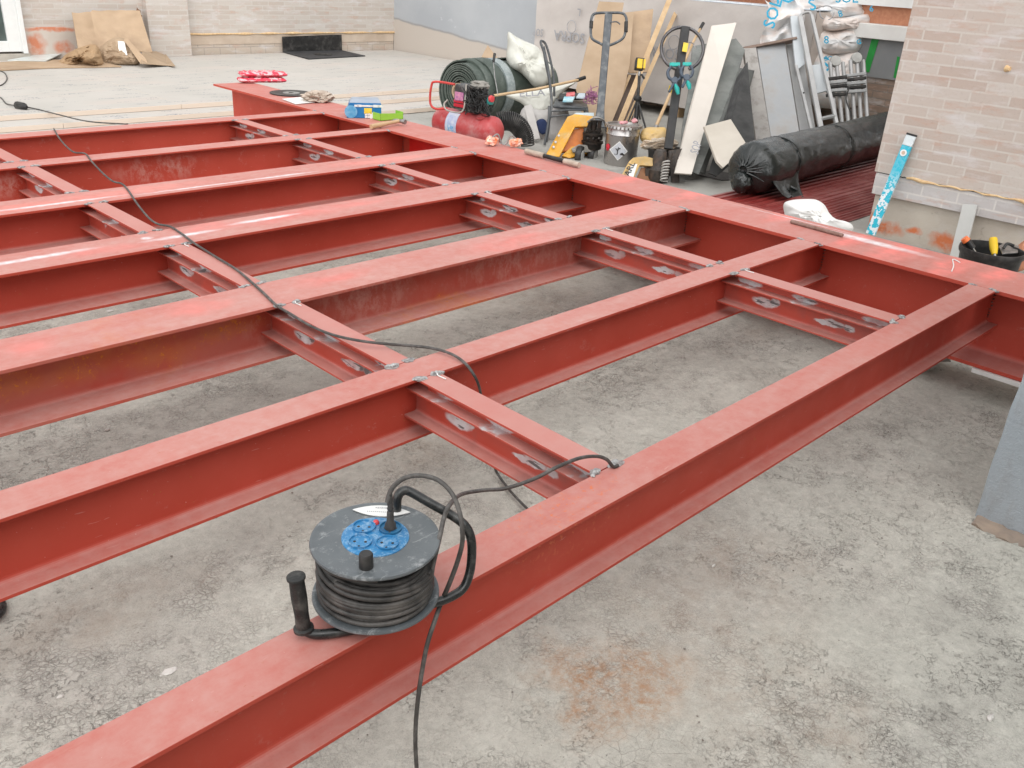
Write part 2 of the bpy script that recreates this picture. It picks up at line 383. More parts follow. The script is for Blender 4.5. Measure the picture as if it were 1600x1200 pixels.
# ---------------------------------------------------------------- steel frame
GX0, GX1, GH = 3.79, 4.14, .335
JY = [1.001, 1.7685, 2.501, 3.309, 4.089, 4.955, 5.739]
JW = [.105, .112, .225, .225, .225, .135, .135]
JH = .195
def flange_bottom(mb, axis, a0, a1, c, z0, wdt, tf, tw, rr):
    # flange with the rolled fillet up to the web; c = centre across
    prof = [(-wdt / 2, z0), (wdt / 2, z0), (wdt / 2, z0 + tf)]
    for k in range(6):
        a = k / 5 * math.pi / 2; prof.append((tw / 2 + rr - rr * math.sin(a), z0 + tf + rr - rr * math.cos(a)))
    prof += [(-p[0], p[1]) for p in prof[:2:-1]] + [(-wdt / 2, z0 + tf)]
    extr(mb, prof, axis, a0, a1, c)
def extr(mb, prof, axis, a0, a1, c):
    P = (lambda p, a: V((a, c + p[0], p[1]))) if axis == 'x' else (lambda p, a: V((c + p[0], a, p[1])))
    mb.hexa([P(p, a0) for p in prof], [P(p, a1) for p in prof])
pk = lambda x, y, rx, ry: (tuple(at(x, y, 0)), (rx, ry, .1))
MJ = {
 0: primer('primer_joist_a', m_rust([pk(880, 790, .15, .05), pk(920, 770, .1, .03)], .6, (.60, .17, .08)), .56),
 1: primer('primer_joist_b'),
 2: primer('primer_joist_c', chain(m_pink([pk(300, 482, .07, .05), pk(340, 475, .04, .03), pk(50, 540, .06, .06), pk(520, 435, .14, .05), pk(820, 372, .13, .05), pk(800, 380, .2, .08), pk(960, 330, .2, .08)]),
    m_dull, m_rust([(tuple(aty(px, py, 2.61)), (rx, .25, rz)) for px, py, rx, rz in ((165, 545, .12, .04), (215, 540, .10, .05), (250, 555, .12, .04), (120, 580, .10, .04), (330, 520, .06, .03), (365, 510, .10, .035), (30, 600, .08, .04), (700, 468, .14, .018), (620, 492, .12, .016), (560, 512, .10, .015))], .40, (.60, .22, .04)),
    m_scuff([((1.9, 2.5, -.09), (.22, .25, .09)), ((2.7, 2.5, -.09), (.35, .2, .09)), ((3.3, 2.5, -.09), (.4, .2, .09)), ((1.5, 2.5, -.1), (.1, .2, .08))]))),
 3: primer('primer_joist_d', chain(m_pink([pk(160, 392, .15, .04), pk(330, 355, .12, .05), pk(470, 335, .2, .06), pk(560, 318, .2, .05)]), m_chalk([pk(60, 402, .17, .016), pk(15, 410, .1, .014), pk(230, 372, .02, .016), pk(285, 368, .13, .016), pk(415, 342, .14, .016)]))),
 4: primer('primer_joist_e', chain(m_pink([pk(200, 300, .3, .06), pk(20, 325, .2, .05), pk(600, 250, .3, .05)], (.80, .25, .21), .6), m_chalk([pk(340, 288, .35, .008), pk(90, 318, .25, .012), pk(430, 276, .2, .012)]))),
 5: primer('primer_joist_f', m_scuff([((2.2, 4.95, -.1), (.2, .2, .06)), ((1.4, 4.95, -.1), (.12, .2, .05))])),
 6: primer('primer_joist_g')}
jl = ['nearest red joist, the one carrying the black cable reel', 'second red joist from the viewer, crossed by the hanging black cord beside the reel',
 'wide red joist with rust patches and white scuffs on its web, third from the viewer', 'wide red joist with long white chalk streaks along its top',
 'wide red joist with faint pinkish streaks on top, fifth from the viewer', 'narrow red joist whose girder end lies under the wooden hammer handle',
 'farthest red joist, lying along the edge of the white insulation boards']
def weld(name, pts, parent, rad=.006, mat=M_weld, n=16):
    mb = MB()
    P = spline(pts, 5)
    for i, p in enumerate(P):
        q = V(p) + V((random.uniform(-1, 1), random.uniform(-1, 1), random.uniform(-.4, .4))) * rad * .45
        mb.blob(q, V((rad * random.uniform(.7, 1.4), rad * random.uniform(.7, 1.4), rad * random.uniform(.35, .7))), .35, 2.2, 1, random.random() * 50)
    return mb.build(name, mat, parent)
GW = (GX0 + GX1) / 2; TWG = .012
for i in range(7):
    y = JY[i]; wd = JW[i]; x0 = -3.0; xt = GX0 - .003; xw = GW - TWG / 2 - .001; c = y + wd / 2; tf = .009 if wd < .2 else .011; tw = .006
    t = thing('steel_joist', jl[i], 'steel beam', (x0, c, G), 'red steel joists welded to the girder')
    a = MB()
    # shallow waviness of a long rolled flange comes from cutting it up
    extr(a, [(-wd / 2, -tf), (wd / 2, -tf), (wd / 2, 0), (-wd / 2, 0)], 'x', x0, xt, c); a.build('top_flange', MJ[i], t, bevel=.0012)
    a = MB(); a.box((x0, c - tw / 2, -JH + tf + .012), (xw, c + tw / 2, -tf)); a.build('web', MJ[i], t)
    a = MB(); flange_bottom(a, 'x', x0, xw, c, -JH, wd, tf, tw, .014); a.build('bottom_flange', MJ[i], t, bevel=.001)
    q = [(xt + random.uniform(-.004, .004), y + wd * k, .001) for k in (.02, .12, .2)]; weld('weld', q, t, .0065)
    q = [(xt + random.uniform(-.004, .004), y + wd * k, .001) for k in (.78, .9, .98)]; weld('weld', q, t, .0065)
    weld('weld', [(xt - .004, y + .01, .0), (xt - .005, y - .004, -.004), (xt + .006, y - .008, -.004)], t, .006)
    weld('weld', [(xw - .004, c - .006, -JH + .03), (xw - .005, c - .008, -.1), (xw - .004, c - .006, -.03)], t, .005, pm('dark_weld', (.06, .05, .045), (.18, .15, .13), 50, .6, .4))
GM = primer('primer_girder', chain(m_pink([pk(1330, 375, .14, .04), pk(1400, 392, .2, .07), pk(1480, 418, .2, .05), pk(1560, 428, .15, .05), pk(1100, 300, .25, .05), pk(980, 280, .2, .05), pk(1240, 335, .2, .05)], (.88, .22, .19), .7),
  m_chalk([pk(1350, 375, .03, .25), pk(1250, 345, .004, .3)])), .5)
t = thing('steel_girder', 'deep red girder that carries the ends of all the joists', 'steel beam', (GW, 4, G))
y0, y1 = .30, 7.40
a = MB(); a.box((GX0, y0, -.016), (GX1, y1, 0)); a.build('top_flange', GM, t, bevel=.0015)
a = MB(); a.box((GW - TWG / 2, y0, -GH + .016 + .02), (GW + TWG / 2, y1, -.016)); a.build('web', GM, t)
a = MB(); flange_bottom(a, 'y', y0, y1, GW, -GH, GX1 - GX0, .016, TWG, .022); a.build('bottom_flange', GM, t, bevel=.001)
a = MB(); a.box((GW - TWG / 2 - .003, 4.955 - .62, -.30), (GW - TWG / 2 - .0005, 4.955 - .01, -.03)); a.build('repainted_patch', pm('fresh_red_paint', (.62, .018, .014), (.54, .014, .012), 8, .45, bump=.05), t)['label'] = 'brighter red repainted patch on the girder web'
a = MB().tube(spline([at(1487, 424, .003), at(1490, 415, .003), at(1489, 405, .004), at(1500, 410, .003)], 4), .0025, 6); a.build('weld_spatter', M_white, t)
# packers under the girder
a = MB()
a.box((3.775, .80, -GH - .020), (4.10, 1.0, -GH - .002)); tag(a.build('white_packer', M_white, bevel=.002), 'white strip packed under the near end of the girder by the grey wall', 'packer')
a = MB(); a.blob((3.97, 1.30, -.40), (.16, .14, .07), .3, 4, 3, 2, flat=G); tag(a.build('mortar_pad', pm('mortar', (.33, .31, .28), None, 30, .95, bump=.6)), 'grey mortar pad under the girder beside the nearest joist', 'mortar pad')
a = MB(); a.box((3.84, 7.0, G), (4.08, 7.3, -GH - .002)); tag(a.build('support_block', pm('mortar', (.33, .31, .28))), 'concrete block under the far end of the girder', 'block')

# short bridging pieces between joists
M_scale = pm('ground_off_steel', (.40, .37, .36), (.20, .16, .15), 90, .5, .3, .4, 150)
def scale_mark(xx, yy, parent):
    mb = MB(); n = 22; rx, ry = random.uniform(.014, .026), random.uniform(.008, .016); sd_ = random.random() * 40; ox, oy = random.uniform(-.006, .006), random.uniform(-.008, .008)
    rim = [(xx + ox + rx * (1 + .5 * noise.noise(V((math.cos(a) * 2 + sd_, math.sin(a) * 2, 0)))) * math.cos(a), yy + oy + ry * (1 + .5 * noise.noise(V((math.cos(a) * 2, math.sin(a) * 2 + sd_, 3)))) * math.sin(a)) for a in [2 * math.pi * k / n for k in range(n)]]
    mb.hexa([(p[0], p[1], -.001) for p in rim], [(p[0], p[1], .0012) for p in rim]); mb.build('scorched_patch', M_scale, parent)
def bridge_mat():
    t = NT('primer_bridging'); v = t.objv()
    c = t.mix(t.ramp(t.noise(6, 5), .3, .7), RED, (.47, .085, .06))
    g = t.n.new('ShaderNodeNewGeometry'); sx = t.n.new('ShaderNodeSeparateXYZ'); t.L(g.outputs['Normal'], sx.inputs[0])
    upm = t.ramp(sx.outputs['Z'], .35, .95); c = t.mix(t.math('MULTIPLY', upm, t.ramp(t.noise(9, 7, .62), .28, .66, .40, .66)), c, DUST_GLARE)  # upward faces paler: dust, with sky glare painted into the same colour
    so_ = t.n.new('ShaderNodeSeparateXYZ'); t.L(v, so_.inputs[0])
    k = t.spots([((0, .52, -.092), (.09, .055, .017)), ((0, .475, -.080), (.09, .022, .016)), ((0, .22, -.088), (.09, .040, .014)), ((0, .27, -.096), (.09, .035, .008)), ((0, .16, -.090), (.09, .022, .013)), ((0, .60, -.030), (.1, .055, .012)), ((0, .36, -.032), (.1, .05, .012)), ((0, .07, -.030), (.1, .05, .012))], t.warp(.022, 30, v), .16)
    low = t.ramp(so_.outputs['Z'], -.008, -.014)
    k = t.math('MULTIPLY', k, t.ramp(t.noise(2.7, 1, .3, t.sc(t.pos, (1, 1, .2), (2, 5, 0))), .34, .40))
    side = t.math('MULTIPLY', k, low)
    c = t.mix(t.math('MULTIPLY', side, t.ramp(t.noise(22, 5), .3, .55, .55, 1)), c, (.60, .62, .63))
    ln = t.math('MULTIPLY', side, t.ramp(t.noise(11, 3, .6, t.sc(t.pos, (1, 1, 5))), .56, .60, 0, .85)); c = t.mix(ln, c, (.05, .05, .05))
    # grinder scorch next to the welds
    e = t.math('MULTIPLY', low, t.ramp(t.noise(7, 5), .48, .66, 0, .4)); c = t.mix(e, c, (.16, .10, .09))
    nr = t.bump(t.noise(120, 3), .15, .001)
    return t.out(c, t.ramp(t.noise(9, 4), .3, .7, .42, .6), nr, 0, .45)
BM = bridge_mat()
nm = ['between first and second joists', 'between second and rusty third joists', 'between rusty and chalk streaked joists', 'between chalk streaked and fifth joists', 'between fifth and hammer joists', 'between hammer and farthest joists']
for row, (bx, n) in enumerate(((1.442, 6), (3.065, 6))):
    wd = .078 if row == 0 else .088
    for i in range(n):
        ya = JY[i] + JW[i] + .003; yb = JY[i + 1] - .003; L = yb - ya
        X0 = bx + (.0 if i % 2 else .006); c0 = X0 + wd / 2
        rn = 'left row cross piece ' if row == 0 else 'girder side cross piece '
        t = thing('cross_piece', 'red ' + rn + nm[i], 'steel cross piece', (c0, ya, 0), 'short red cross pieces with grey touch-up spots welded between joists')
        a = MB(); a.box((X0, ya, -.007), (X0 + wd, yb, 0)); a.build('top_plate', BM, t, bevel=.001)
        a = MB(); a.box((c0 - .003, ya, -.042), (c0 + .003, yb, -.007)); a.build('upper_web', BM, t)
        # the lower section reaches in under the joist flanges to the webs
        e0 = ya - JW[i] / 2 + .006; e1 = yb + JW[i + 1] / 2 - .006
        a = MB(); a.box((X0 - .004, e0 + JW[i] * .25, -.048), (X0 + wd, e1, -.042)); a.build('upper_flange', BM, t, bevel=.001)
        a = MB(); a.box((c0 - .003, e0, -.118), (c0 + .003, e1, -.048)); a.build('web', BM, t)
        a = MB(); flange_bottom(a, 'y', e0, e1, c0, -.134, wd + .02, .007, .006, .009); a.build('bottom_flange', BM, t, bevel=.001)
        for (xx, yy) in ((X0 + .004, ya), (X0 + wd - .008, ya), (X0 + .006, yb), (X0 + wd - .006, yb)):
            s_ = random.choice((-1, 1)) * .004
            weld('weld', [(xx - .014, yy + s_, .001), (xx, yy, .0025), (xx + .014, yy - s_, .001)], t, .0068); scale_mark(xx, yy, t)
        if i < 3:
            a = MB().tube(spline([(X0 + wd - .012, ya + .45 * 0 + yb - ya - .004, .003), (X0 + wd - .020, yb - .02, .003), (X0 + wd - .018, yb - .05, .003)], 4), .0018, 5); a.build('weld_spatter', M_white, t)

# ---------------------------------------------------------------- walls
def brick_mat(name, axis, bl, bh, c_a, c_b, mort, off=0.0):
    t = NT(name); mp = t.n.new('ShaderNodeSeparateXYZ'); t.L(t.pos, mp.inputs[0]); cb = t.n.new('ShaderNodeCombineXYZ')
    t.L(mp.outputs['Y' if axis == 'y' else 'X'], cb.inputs[0]); z = t.math('ADD', mp.outputs['Z'], off); t.L(z, cb.inputs[1])
    br = t.n.new('ShaderNodeTexBrick'); t.L(cb.outputs[0], br.inputs['Vector']); br.offset = .37; br.offset_frequency = 2
    br.inputs['Scale'].default_value = 1; br.inputs['Brick Width'].default_value = bl; br.inputs['Row Height'].default_value = bh
    br.inputs['Mortar Size'].default_value = .006; br.inputs['Mortar Smooth'].default_value = .2; br.inputs['Bias'].default_value = -.1
    br.inputs['Color1'].default_value = (*c_a, 1); br.inputs['Color2'].default_value = (*c_b, 1); br.inputs['Mortar'].default_value = (*mort, 1)
    c = br.outputs['Color']
    row = t.sc(t.pos, (2.2, 2.2, 9))
    c = t.mix(t.ramp(t.noise(2.4, 6, .65, row), .54, .66, 0, .55), c, (.50, .34, .27))
    c = t.mix(t.ramp(t.noise(1.7, 6, .65, t.sc(t.pos, (2, 2, 8), (4, 4, 1))), .52, .70, 0, .6), c, (.62, .60, .60))
    c = t.mix(t.ramp(t.noise(60, 4, .7), .55, .75, 0, .3), c, (.30, .25, .22))
    nr = t.bump(br.outputs['Fac'], -.5, .004); nr = t.bump(t.noise(90, 4), .3, .002, nr)
    return t.out(c, .85, nr, 0, .3)
M_brickR = brick_mat('brick_slips_pinkish', 'y', .225, .0635, (.47, .385, .335), (.545, .495, .45), (.55, .505, .46), .045 + .0635)
M_brickB = brick_mat('brick_slips_pale', 'x', .26, .062, (.47, .41, .36), (.54, .50, .455), (.53, .50, .46))
M_foam = pm('expanding_foam', (.70, .52, .30), (.58, .38, .20), 30, .9, bump=.5)
def plaster_mat():
    t = NT('stained_render'); c = t.mix(t.ramp(t.noise(3, 6), .35, .65), (.54, .49, .42), (.46, .41, .35))
    c = t.mix(t.ramp(t.noise(7, 7, .7, t.sc(t.pos, (1, 1, 2))), .5, .72, 0, .7), c, (.55, .52, .48))
    L = [(tuple(atx(1385, 357, 5.97)), (.3, .10, .045)), (tuple(atx(1430, 360, 5.97)), (.3, .05, .025)), (tuple(atx(1475, 378, 5.97)), (.3, .09, .045)), (tuple(atx(1360, 345, 5.97)), (.3, .04, .05))]
    k = t.math('MULTIPLY', t.spots(L, t.warp(.10, 11), .4), t.ramp(t.noise(18, 5), .3, .55, .3, 1)); c = t.mix(k, c, (.58, .18, .08))
    c = t.mix(t.ramp(t.noise(11, 6, .7), .62, .72, 0, .5), c, (.22, .18, .15))
    return t.out(c, .92, t.bump(t.noise(40, 6, .7), .6, .006), 0, .2)
M_plaster = plaster_mat()
WX = 5.93
lft = 2.50     # left end of the clad wall along Y
t = thing('clad_wall', 'wall of pinkish grey brick slips with a cyan spirit level leaning on it', 'wall', (WX, 1, G))
a = MB(); a.box((WX, -2.5, -.045), (WX + .10, lft, 3.2)); a.build('brick_cladding', M_brickR, t, bevel=.003)
a = MB(); a.box((WX + .006, -2.5, -.19), (WX + .10, lft - .01, -.051)); a.build('lower_course', brick_mat('brick_slips_grey', 'y', .225, .07, (.47, .44, .43), (.55, .53, .52), (.60, .57, .54)), t, bevel=.003)
a = MB(); a.box((WX + .045, -2.5, G - .05), (WX + 3.8, lft - .02, -.192)); a.box((WX + .102, -2.5, -.190), (WX + 3.8, lft - .022, 3.1)); a.build('rendered_base', M_plaster, t, bevel=.008)
a = MB(); pts = []
for k in range(60):
    yy = 2.28 - k * .035; pts.append((WX + .0, yy, -.048 + .004 * math.sin(k * 1.7) + noise.noise(V((k * .3, 0, 0))) * .006))
rs = [max(.002, .007 + .012 * noise.noise(V((k * .21, 5, 0)))) for k in range(60)]
a.tube(pts, rs, 7); a.build('foam_seam', M_foam, t)
a = MB(); a.tube([atx(1572, 107, WX - .004), atx(1578, 108, WX - .012)], [.02, .012], 8); a.build('mortar_lump', M_foam, t)
# near pillar of painted concrete
def gp():
    t = NT('blue_grey_masonry_paint'); c = t.mix(t.ramp(t.noise(3, 5), .3, .7), (.36, .40, .43), (.30, .34, .37)); c = t.mix(t.ramp(t.noise(30, 6, .7), .6, .72, 0, .5), c, (.48, .50, .51))
    c = t.mix(t.ramp(t.noise(6, 7, .72, t.sc(t.pos, (1, 2, .7))), .52, .66, 0, .45), c, (.26, .265, .26)); return t.out(c, .75, t.bump(t.noise(70, 5, .7), .8, .006), 0, .3)
t = thing('painted_pillar', 'blue grey painted concrete pillar at the right edge beside the near floor', 'wall', (3.2, 0, G))
a = MB(); n_ = 34
ed_ = [(2.835, .612 + noise.noise(V((0, k * .9, 2))) * .010 + noise.noise(V((3, k * .31, 2))) * .008, -.462 + 3.3 * k / n_) for k in range(n_ + 1)]
a.add(ed_ + [(2.835, -2, -.455), (2.835, -2, 2.84)], [list(range(n_ + 1)) + [n_ + 2, n_ + 1]])
a.add([(2.85, p[1] - .004, p[2]) for p in ed_] + [(3.75, .595, p[2]) for p in ed_] + list(ed_), [[2 * 0 + k, k + 1, n_ + 2 + k, n_ + 1 + k] for k in range(n_)] + [[2 * (n_ + 1) + k, 2 * (n_ + 1) + k + 1, k + 1, k] for k in range(n_)])
a.build('concrete', gp(), t)
a = MB(); a.sheet(lambda u, v: (2.842 - .05 * v * (1 + .6 * noise.noise(V((u * 9, 0, 0)))), .605 - 1.6 * u + .012 * noise.noise(V((u * 30, v, 0))), G - .012 + .008 * (1 - v ** 2) + .014 * noise.noise(V((u * 40, v * 3, 5))) - .004 * v), 90, 6, .02); a.build('broken_edge', pm('broken_mortar', (.34, .27, .21), (.24, .20, .17), 12, .95, bump=.7), t)
t = thing('added_shade_wall', 'added unseen pale brick wall behind the viewer, shading the near joists', 'wall', (-2, -2.2, G))  # unseen wall, added to keep light off the near joist webs
a = MB(); a.box((-9, -2.45, G), (2.83, -2.2, 3.0)); a.build('brick_face', brick_mat('brick_slips_shade_wall', 'x', .225, .0635, (.45, .375, .34), (.56, .52, .495), (.58, .55, .52)), t)
# back wall (left)
BY = 12.35; FX = 9.55; BT = -.33
t = thing('back_wall', 'pale brick wall across the back behind the crumpled cardboard, with a glazed door at its left', 'wall', (6, BY, G))
xl = at(300, 88, BT).x
a = MB(); a.box((-4, BY, BT + .27), (FX + .2, BY + .2, 3.4)); a.build('brick_cladding', M_brickB, t)
a = MB(); a.box((xl, BY + .005, BT + .13), (FX - .01, BY + .15, BT + .268)); a.build('bare_strip', pm('bare_strip', (.56, .47, .38), (.46, .37, .29), 4, .9, bump=.4), t)
a = MB(); a.box((-4, BY + .012, G - .05), (FX - .01, BY + .16, BT + .128)); a.build('block_course', brick_mat('block_course', 'x', .24, .12, (.47, .40, .33), (.52, .45, .38), (.36, .31, .27)), t)
a = MB(); a.tube([(xl + k * .08, BY - .003, BT + .268 + noise.noise(V((k * .4, 1, 0))) * .006) for k in range(46)], [max(.003, .012 + .016 * noise.noise(V((k * .4, 7, 0)))) for k in range(46)], 7); a.build('foam_seam', M_foam, t)
# rendered, stained part behind the cardboard and a projecting panel
xa = aty(40, 60, BY).x; xb = aty(228, 60, BY).x; xc = aty(297, 60, BY - .1).x
def pl2():
    t = NT('stained_render_back'); c = t.mix(t.ramp(t.noise(2, 6), .35, .65), (.50, .43, .37), (.58, .53, .48))
    L = [(tuple(aty(56, 70, BY)), (.10, .3, .11)), (tuple(aty(98, 74, BY)), (.10, .3, .06)), (tuple(aty(80, 45, BY)), (.35, .3, .03))]
    k = t.math('MULTIPLY', t.spots(L, t.warp(.12, 8), .4), t.ramp(t.noise(12, 5), .3, .55, .4, 1)); c = t.mix(k, c, (.56, .22, .13))
    return t.out(c, .92, t.bump(t.noise(30, 6, .7), .5, .006), 0, .2)
a = MB(); a.box((xa, BY - .02, G), (xb, BY - .001, aty(100, 42, BY).z)); a.build('rendered_patch', pl2(), t, bevel=.004)
a = MB(); a.box((xb, BY - .12, BT), (xc, BY - .002, 3.3)); a.build('projecting_panel', M_brickB, t, bevel=.004)
# glazed door at far left
M_frame = pm('white_frame', (.72, .73, .72), (.66, .67, .66), 5, .4); M_glass = pm('dark_glass', (.05, .07, .065), (.10, .13, .12), 2, .15, bump=0, spec=.6)
dx0 = aty(-60, 40, BY).x; dx1 = aty(41, 74, BY - .06).x; dz0 = BT + .10
f = MB(); f.box((dx1 - .20, BY - .09, dz0), (dx1 - .05, BY + .02, 3.3)); f.box((dx1 - .052, BY - .12, dz0 - .02), (dx1, BY - .01, 3.3)); f.box((dx0, BY - .09, dz0), (dx1 - .2, BY + .02, dz0 + .12))
fo = f.build('door_frame', M_frame, t, bevel=.004)
a = MB(); a.box((dx0, BY - .05, dz0 + .12), (dx1 - .20, BY - .03, 3.3)); a.build('pane', M_glass, fo)
a = MB(); a.box((dx0, BY - .10, G), (dx1 + .02, BY - .005, dz0 - .022)); a.build('door_sill', pm('sill_concrete', (.50, .46, .40)), t)
# grey wall on the right of the yard
def grey_wall():
    t = NT('blue_grey_painted_wall'); c = t.mix(t.ramp(t.noise(1.2, 6), .35, .65), (.43, .45, .47), (.37, .39, .415))
    c = t.mix(t.ramp(t.noise(2.2, 7, .7, t.sc(t.pos, (1, 1, 1.5))), .62, .70, 0, .7), c, (.62, .64, .65))
    sx = t.n.new('ShaderNodeSeparateXYZ'); t.L(t.pos, sx.inputs[0])
    edge = t.math('ADD', t.math('MULTIPLY', t.math('SUBTRACT', sx.outputs['Y'], 12.35), .085), t.math('MULTIPLY', t.noise(2.5, 5), .07))
    zz = t.math('SUBTRACT', sx.outputs['Z'], edge); lo = t.ramp(zz, .115, .095)
    ln = t.math('MULTIPLY', t.ramp(zz, .09, .115), t.ramp(zz, .14, .115)); c = t.mix(lo, c, (.50, .45, .40))
    c = t.mix(t.math('MULTIPLY', ln, .7), c, (.26, .24, .22))
    return t.out(c, .85, t.bump(t.noise(25, 6), .35, .004), 0, .25)
t = thing('yard_wall', 'grey blue painted wall with a bare beige foot, behind the dark green roll', 'wall', (FX, 8, G))
a = MB(); a.box((FX, 7.2, G - .05), (FX + .25, BY + .3, 3.2)); a.build('painted_render', grey_wall(), t)
# wall at the end of the recess with grey panel, sill, orange band
p0 = atx(1352, 119, FX); p1 = atx(1440, 128, FX)
t = thing('recess_wall', 'low wall with a grey panel edged in green tape under a white sill, behind the black roll', 'wall', (FX, 4, G))
ys0 = atx(1450, 60, FX).y - 1.0; ys1 = 7.19
zs = up((FX, atx(1400, 45, FX).y, 0), 40).z
a = MB(); a.box((FX, ys0, G - .05), (FX + .25, ys1, p0.z)); a.build('brick_foot', brick_mat('brown_brick', 'y', .24, .07, (.27, .19, .145), (.33, .25, .20), (.22, .18, .15)), t)
a = MB(); a.box((FX - .03, ys0, p0.z + .001), (FX + .25, ys1, zs - .14)); a.build('grey_panel', pm('grey_panel', (.24, .245, .245), (.21, .215, .22), 3, .7), t)
a = MB(); a.box((FX - .12, ys0, zs - .138), (FX + .25, ys1, zs)); a.build('sill', pm('pale_stone', (.74, .73, .70), (.68, .66, .63), 5, .6), t, bevel=.006)
zo = up((FX, atx(1400, 45, FX).y, 0), 12).z
a = MB(); a.box((FX + .04, ys0, zs + .001), (FX + .25, ys1, zo)); a.build('orange_band', pm('orange_brick', (.52, .24, .14), (.44, .19, .11), 30, .85), t)
a = MB(); a.box((FX - .02, ys0, zo + .001), (FX + .25, ys1, zo + .5)); a.build('white_coping', M_white, t)
M_green = pm('green_tape', (.02, .30, .05), None, 10, .5)
a = MB(); a.slab([atx(1363, 58, FX - .034), atx(1348, 112, FX - .034), atx(1358, 113, FX - .034), atx(1374, 60, FX - .034)][::-1], .002, V((-1, 0, 0))); a.build('green_tape', M_green, t)
a = MB(); a.slab([atx(1402, 88, FX - .034), atx(1396, 121, FX - .034), atx(1400, 122, FX - .034), atx(1406, 89, FX - .034)][::-1], .002, V((-1, 0, 0))); a.build('green_tape', M_green, t)

# ---------------------------------------------------------------- insulation boards on the terrace
def board_mat():
    t = NT('insulation_board'); c = t.mix(t.ramp(t.noise(1.5, 5), .35, .65), (.455, .435, .40), (.50, .475, .44))
    g = t.n.new('ShaderNodeNewGeometry'); sx = t.n.new('ShaderNodeSeparateXYZ'); t.L(g.outputs['Normal'], sx.inputs[0]); upm = t.ramp(sx.outputs['Z'], .5, .9)
    c = t.mix(t.ramp(t.noise(1.1, 4, .5, t.sc(t.pos, (1, 3, 1))), .5, .64, 0, .5), c, (.52, .455, .41))
    pr = t.math('MULTIPLY', t.ramp(t.noise(3.2, 2, .5, t.sc(t.pos, (1, 4.5, 1))), .60, .64), t.ramp(t.noise(60, 2, .5, t.sc(t.pos, (1, .6, 1))), .50, .56))
    c = t.mix(t.math('MULTIPLY', t.math('MULTIPLY', pr, upm), .8), c, (.20, .21, .24))
    side = t.math('SUBTRACT', 1.0, upm)
    c = t.mix(t.math('MULTIPLY', side, .8), c, (.72, .60, .49))
    return t.out(c, .75, t.bump(t.noise(50, 4), .1, .003), 0, .3)
BMAT = board_mat()
YB0 = at(0, 181, BT).y
layers = [(G + .004, G + .05, YB0 - .66, -1.2), (G + .052, G + .095, YB0 - .28, -2.0), (G + .097, BT, YB0, -2.6)]
def board_label(x, xe, y, ye):
    row = int(round((y - YB0) / 1.2)); cx = (x + xe) / 2
    rn_ = ['front edge row of the top layer', 'second row from the front edge', 'third row from the front edge', 'row against the back wall'][min(3, row)]
    cn = ('hidden left end', 'outer left end', 'leftmost', 'far left', 'left', 'middle', 'right', 'far right')[max(0, min(7, int((cx + 2.2) / 1.55)))]
    return 'white printed insulation board, %s of the %s' % (cn, rn_)
for li, (z0, z1, yf, xs) in enumerate(layers):
    y = yf; 
    while y < BY - .05:
        ye = min(y + 1.197, BY - .03); x = xs - (.6 if int(y * 3) % 2 else 0)
        xe_max = FX - .02
        while x < xe_max - .05:
            xe = min(x + 2.397, xe_max)
            if li == 2 or y < YB0 + .1:
                a = MB(); a.box((x, y, z0), (xe, ye, z1)); o = a.build('insulation_board', BMAT, bevel=.002)
                lab = ''
                cn2 = ('outer left end', 'leftmost', 'left', 'middle', 'right', 'far right')[max(0, min(5, int(((x + xe) / 2 + 1.2) / 2.05)))]
                if li == 1: lab = 'white insulation board in the middle layer, %s, edge showing under the top layer' % cn2
                if li == 2: lab = board_label(x, xe, y, ye)
                if li == 0: lab = 'white insulation board in the bottom layer beside the farthest joist, %s' % cn2
                tag(o, lab, 'insulation board', ('bottom', 'middle', 'top')[li] + ' layer insulation boards on the terrace')
            x = xe + .003
        y = ye + .003
M_print = pm('grey_print', (.36, .36, .38), None, 10, .7, bump=0)
# ---------------------------------------------------------------- cable reel on the nearest joist
RX, RY = .775, 1.058
rz = lambda z: (RX, RY, z)
t = thing('cable_reel', 'black cable reel with blue socket plate standing on the nearest red joist', 'cable reel', (RX, RY, 0))
def dusty_plastic():
    t = NT('dusty_grey_plastic'); c = t.mix(t.ramp(t.noise(9, 5), .35, .65), (.085, .097, .105), (.13, .145, .152))
    c = t.mix(t.ramp(t.noise(34, 7, .78), .54, .70, 0, .7), c, (.40, .41, .41)); c = t.mix(t.ramp(t.noise(9, 3, .5, t.sc(t.warp(.02, 30), (1, 14, 1))), .66, .68, 0, .35), c, (.45, .46, .46)); c = t.mix(t.ramp(t.noise(140, 5, .8), .66, .74, 0, .7), c, (.6, .6, .58))
    return t.out(c, .42, t.bump(t.noise(200, 3), .1, .001), 0, .5)
def dusty_blue():
    t = NT('dusty_blue_plastic'); c = t.mix(t.ramp(t.noise(30, 5), .35, .65), (.015, .15, .34), (.03, .20, .42))
    c = t.mix(t.ramp(t.noise(90, 7, .78), .48, .66, 0, .75), c, (.35, .50, .62)); return t.out(c, .4, None, 0, .5)
M_reel = dusty_plastic(); M_blue = dusty_blue()
R1 = .1145
def disc(z, r, dome):
    return MB().lathe([(.028, z + dome), (r * .55, z + dome), (r * .62, z + dome * .55), (r * .93, z + dome * .3), (r - .006, z + .002), (r - .001, z + .001), (r, z - .003), (r - .003, z - .007), (r - .01, z - .006), (r * .6, z - .006), (.028, z - .006)], rz(0), n=72, closed=True)
disc(.150, R1, .003).build('top_flange', M_reel, t)
disc(.036, R1, .002).build('bottom_flange', M_reel, t)
MB().lathe([(.03, .03), (.06, .03), (.06, .147), (.03, .147)], rz(0), n=40).build('drum', M_black, t)
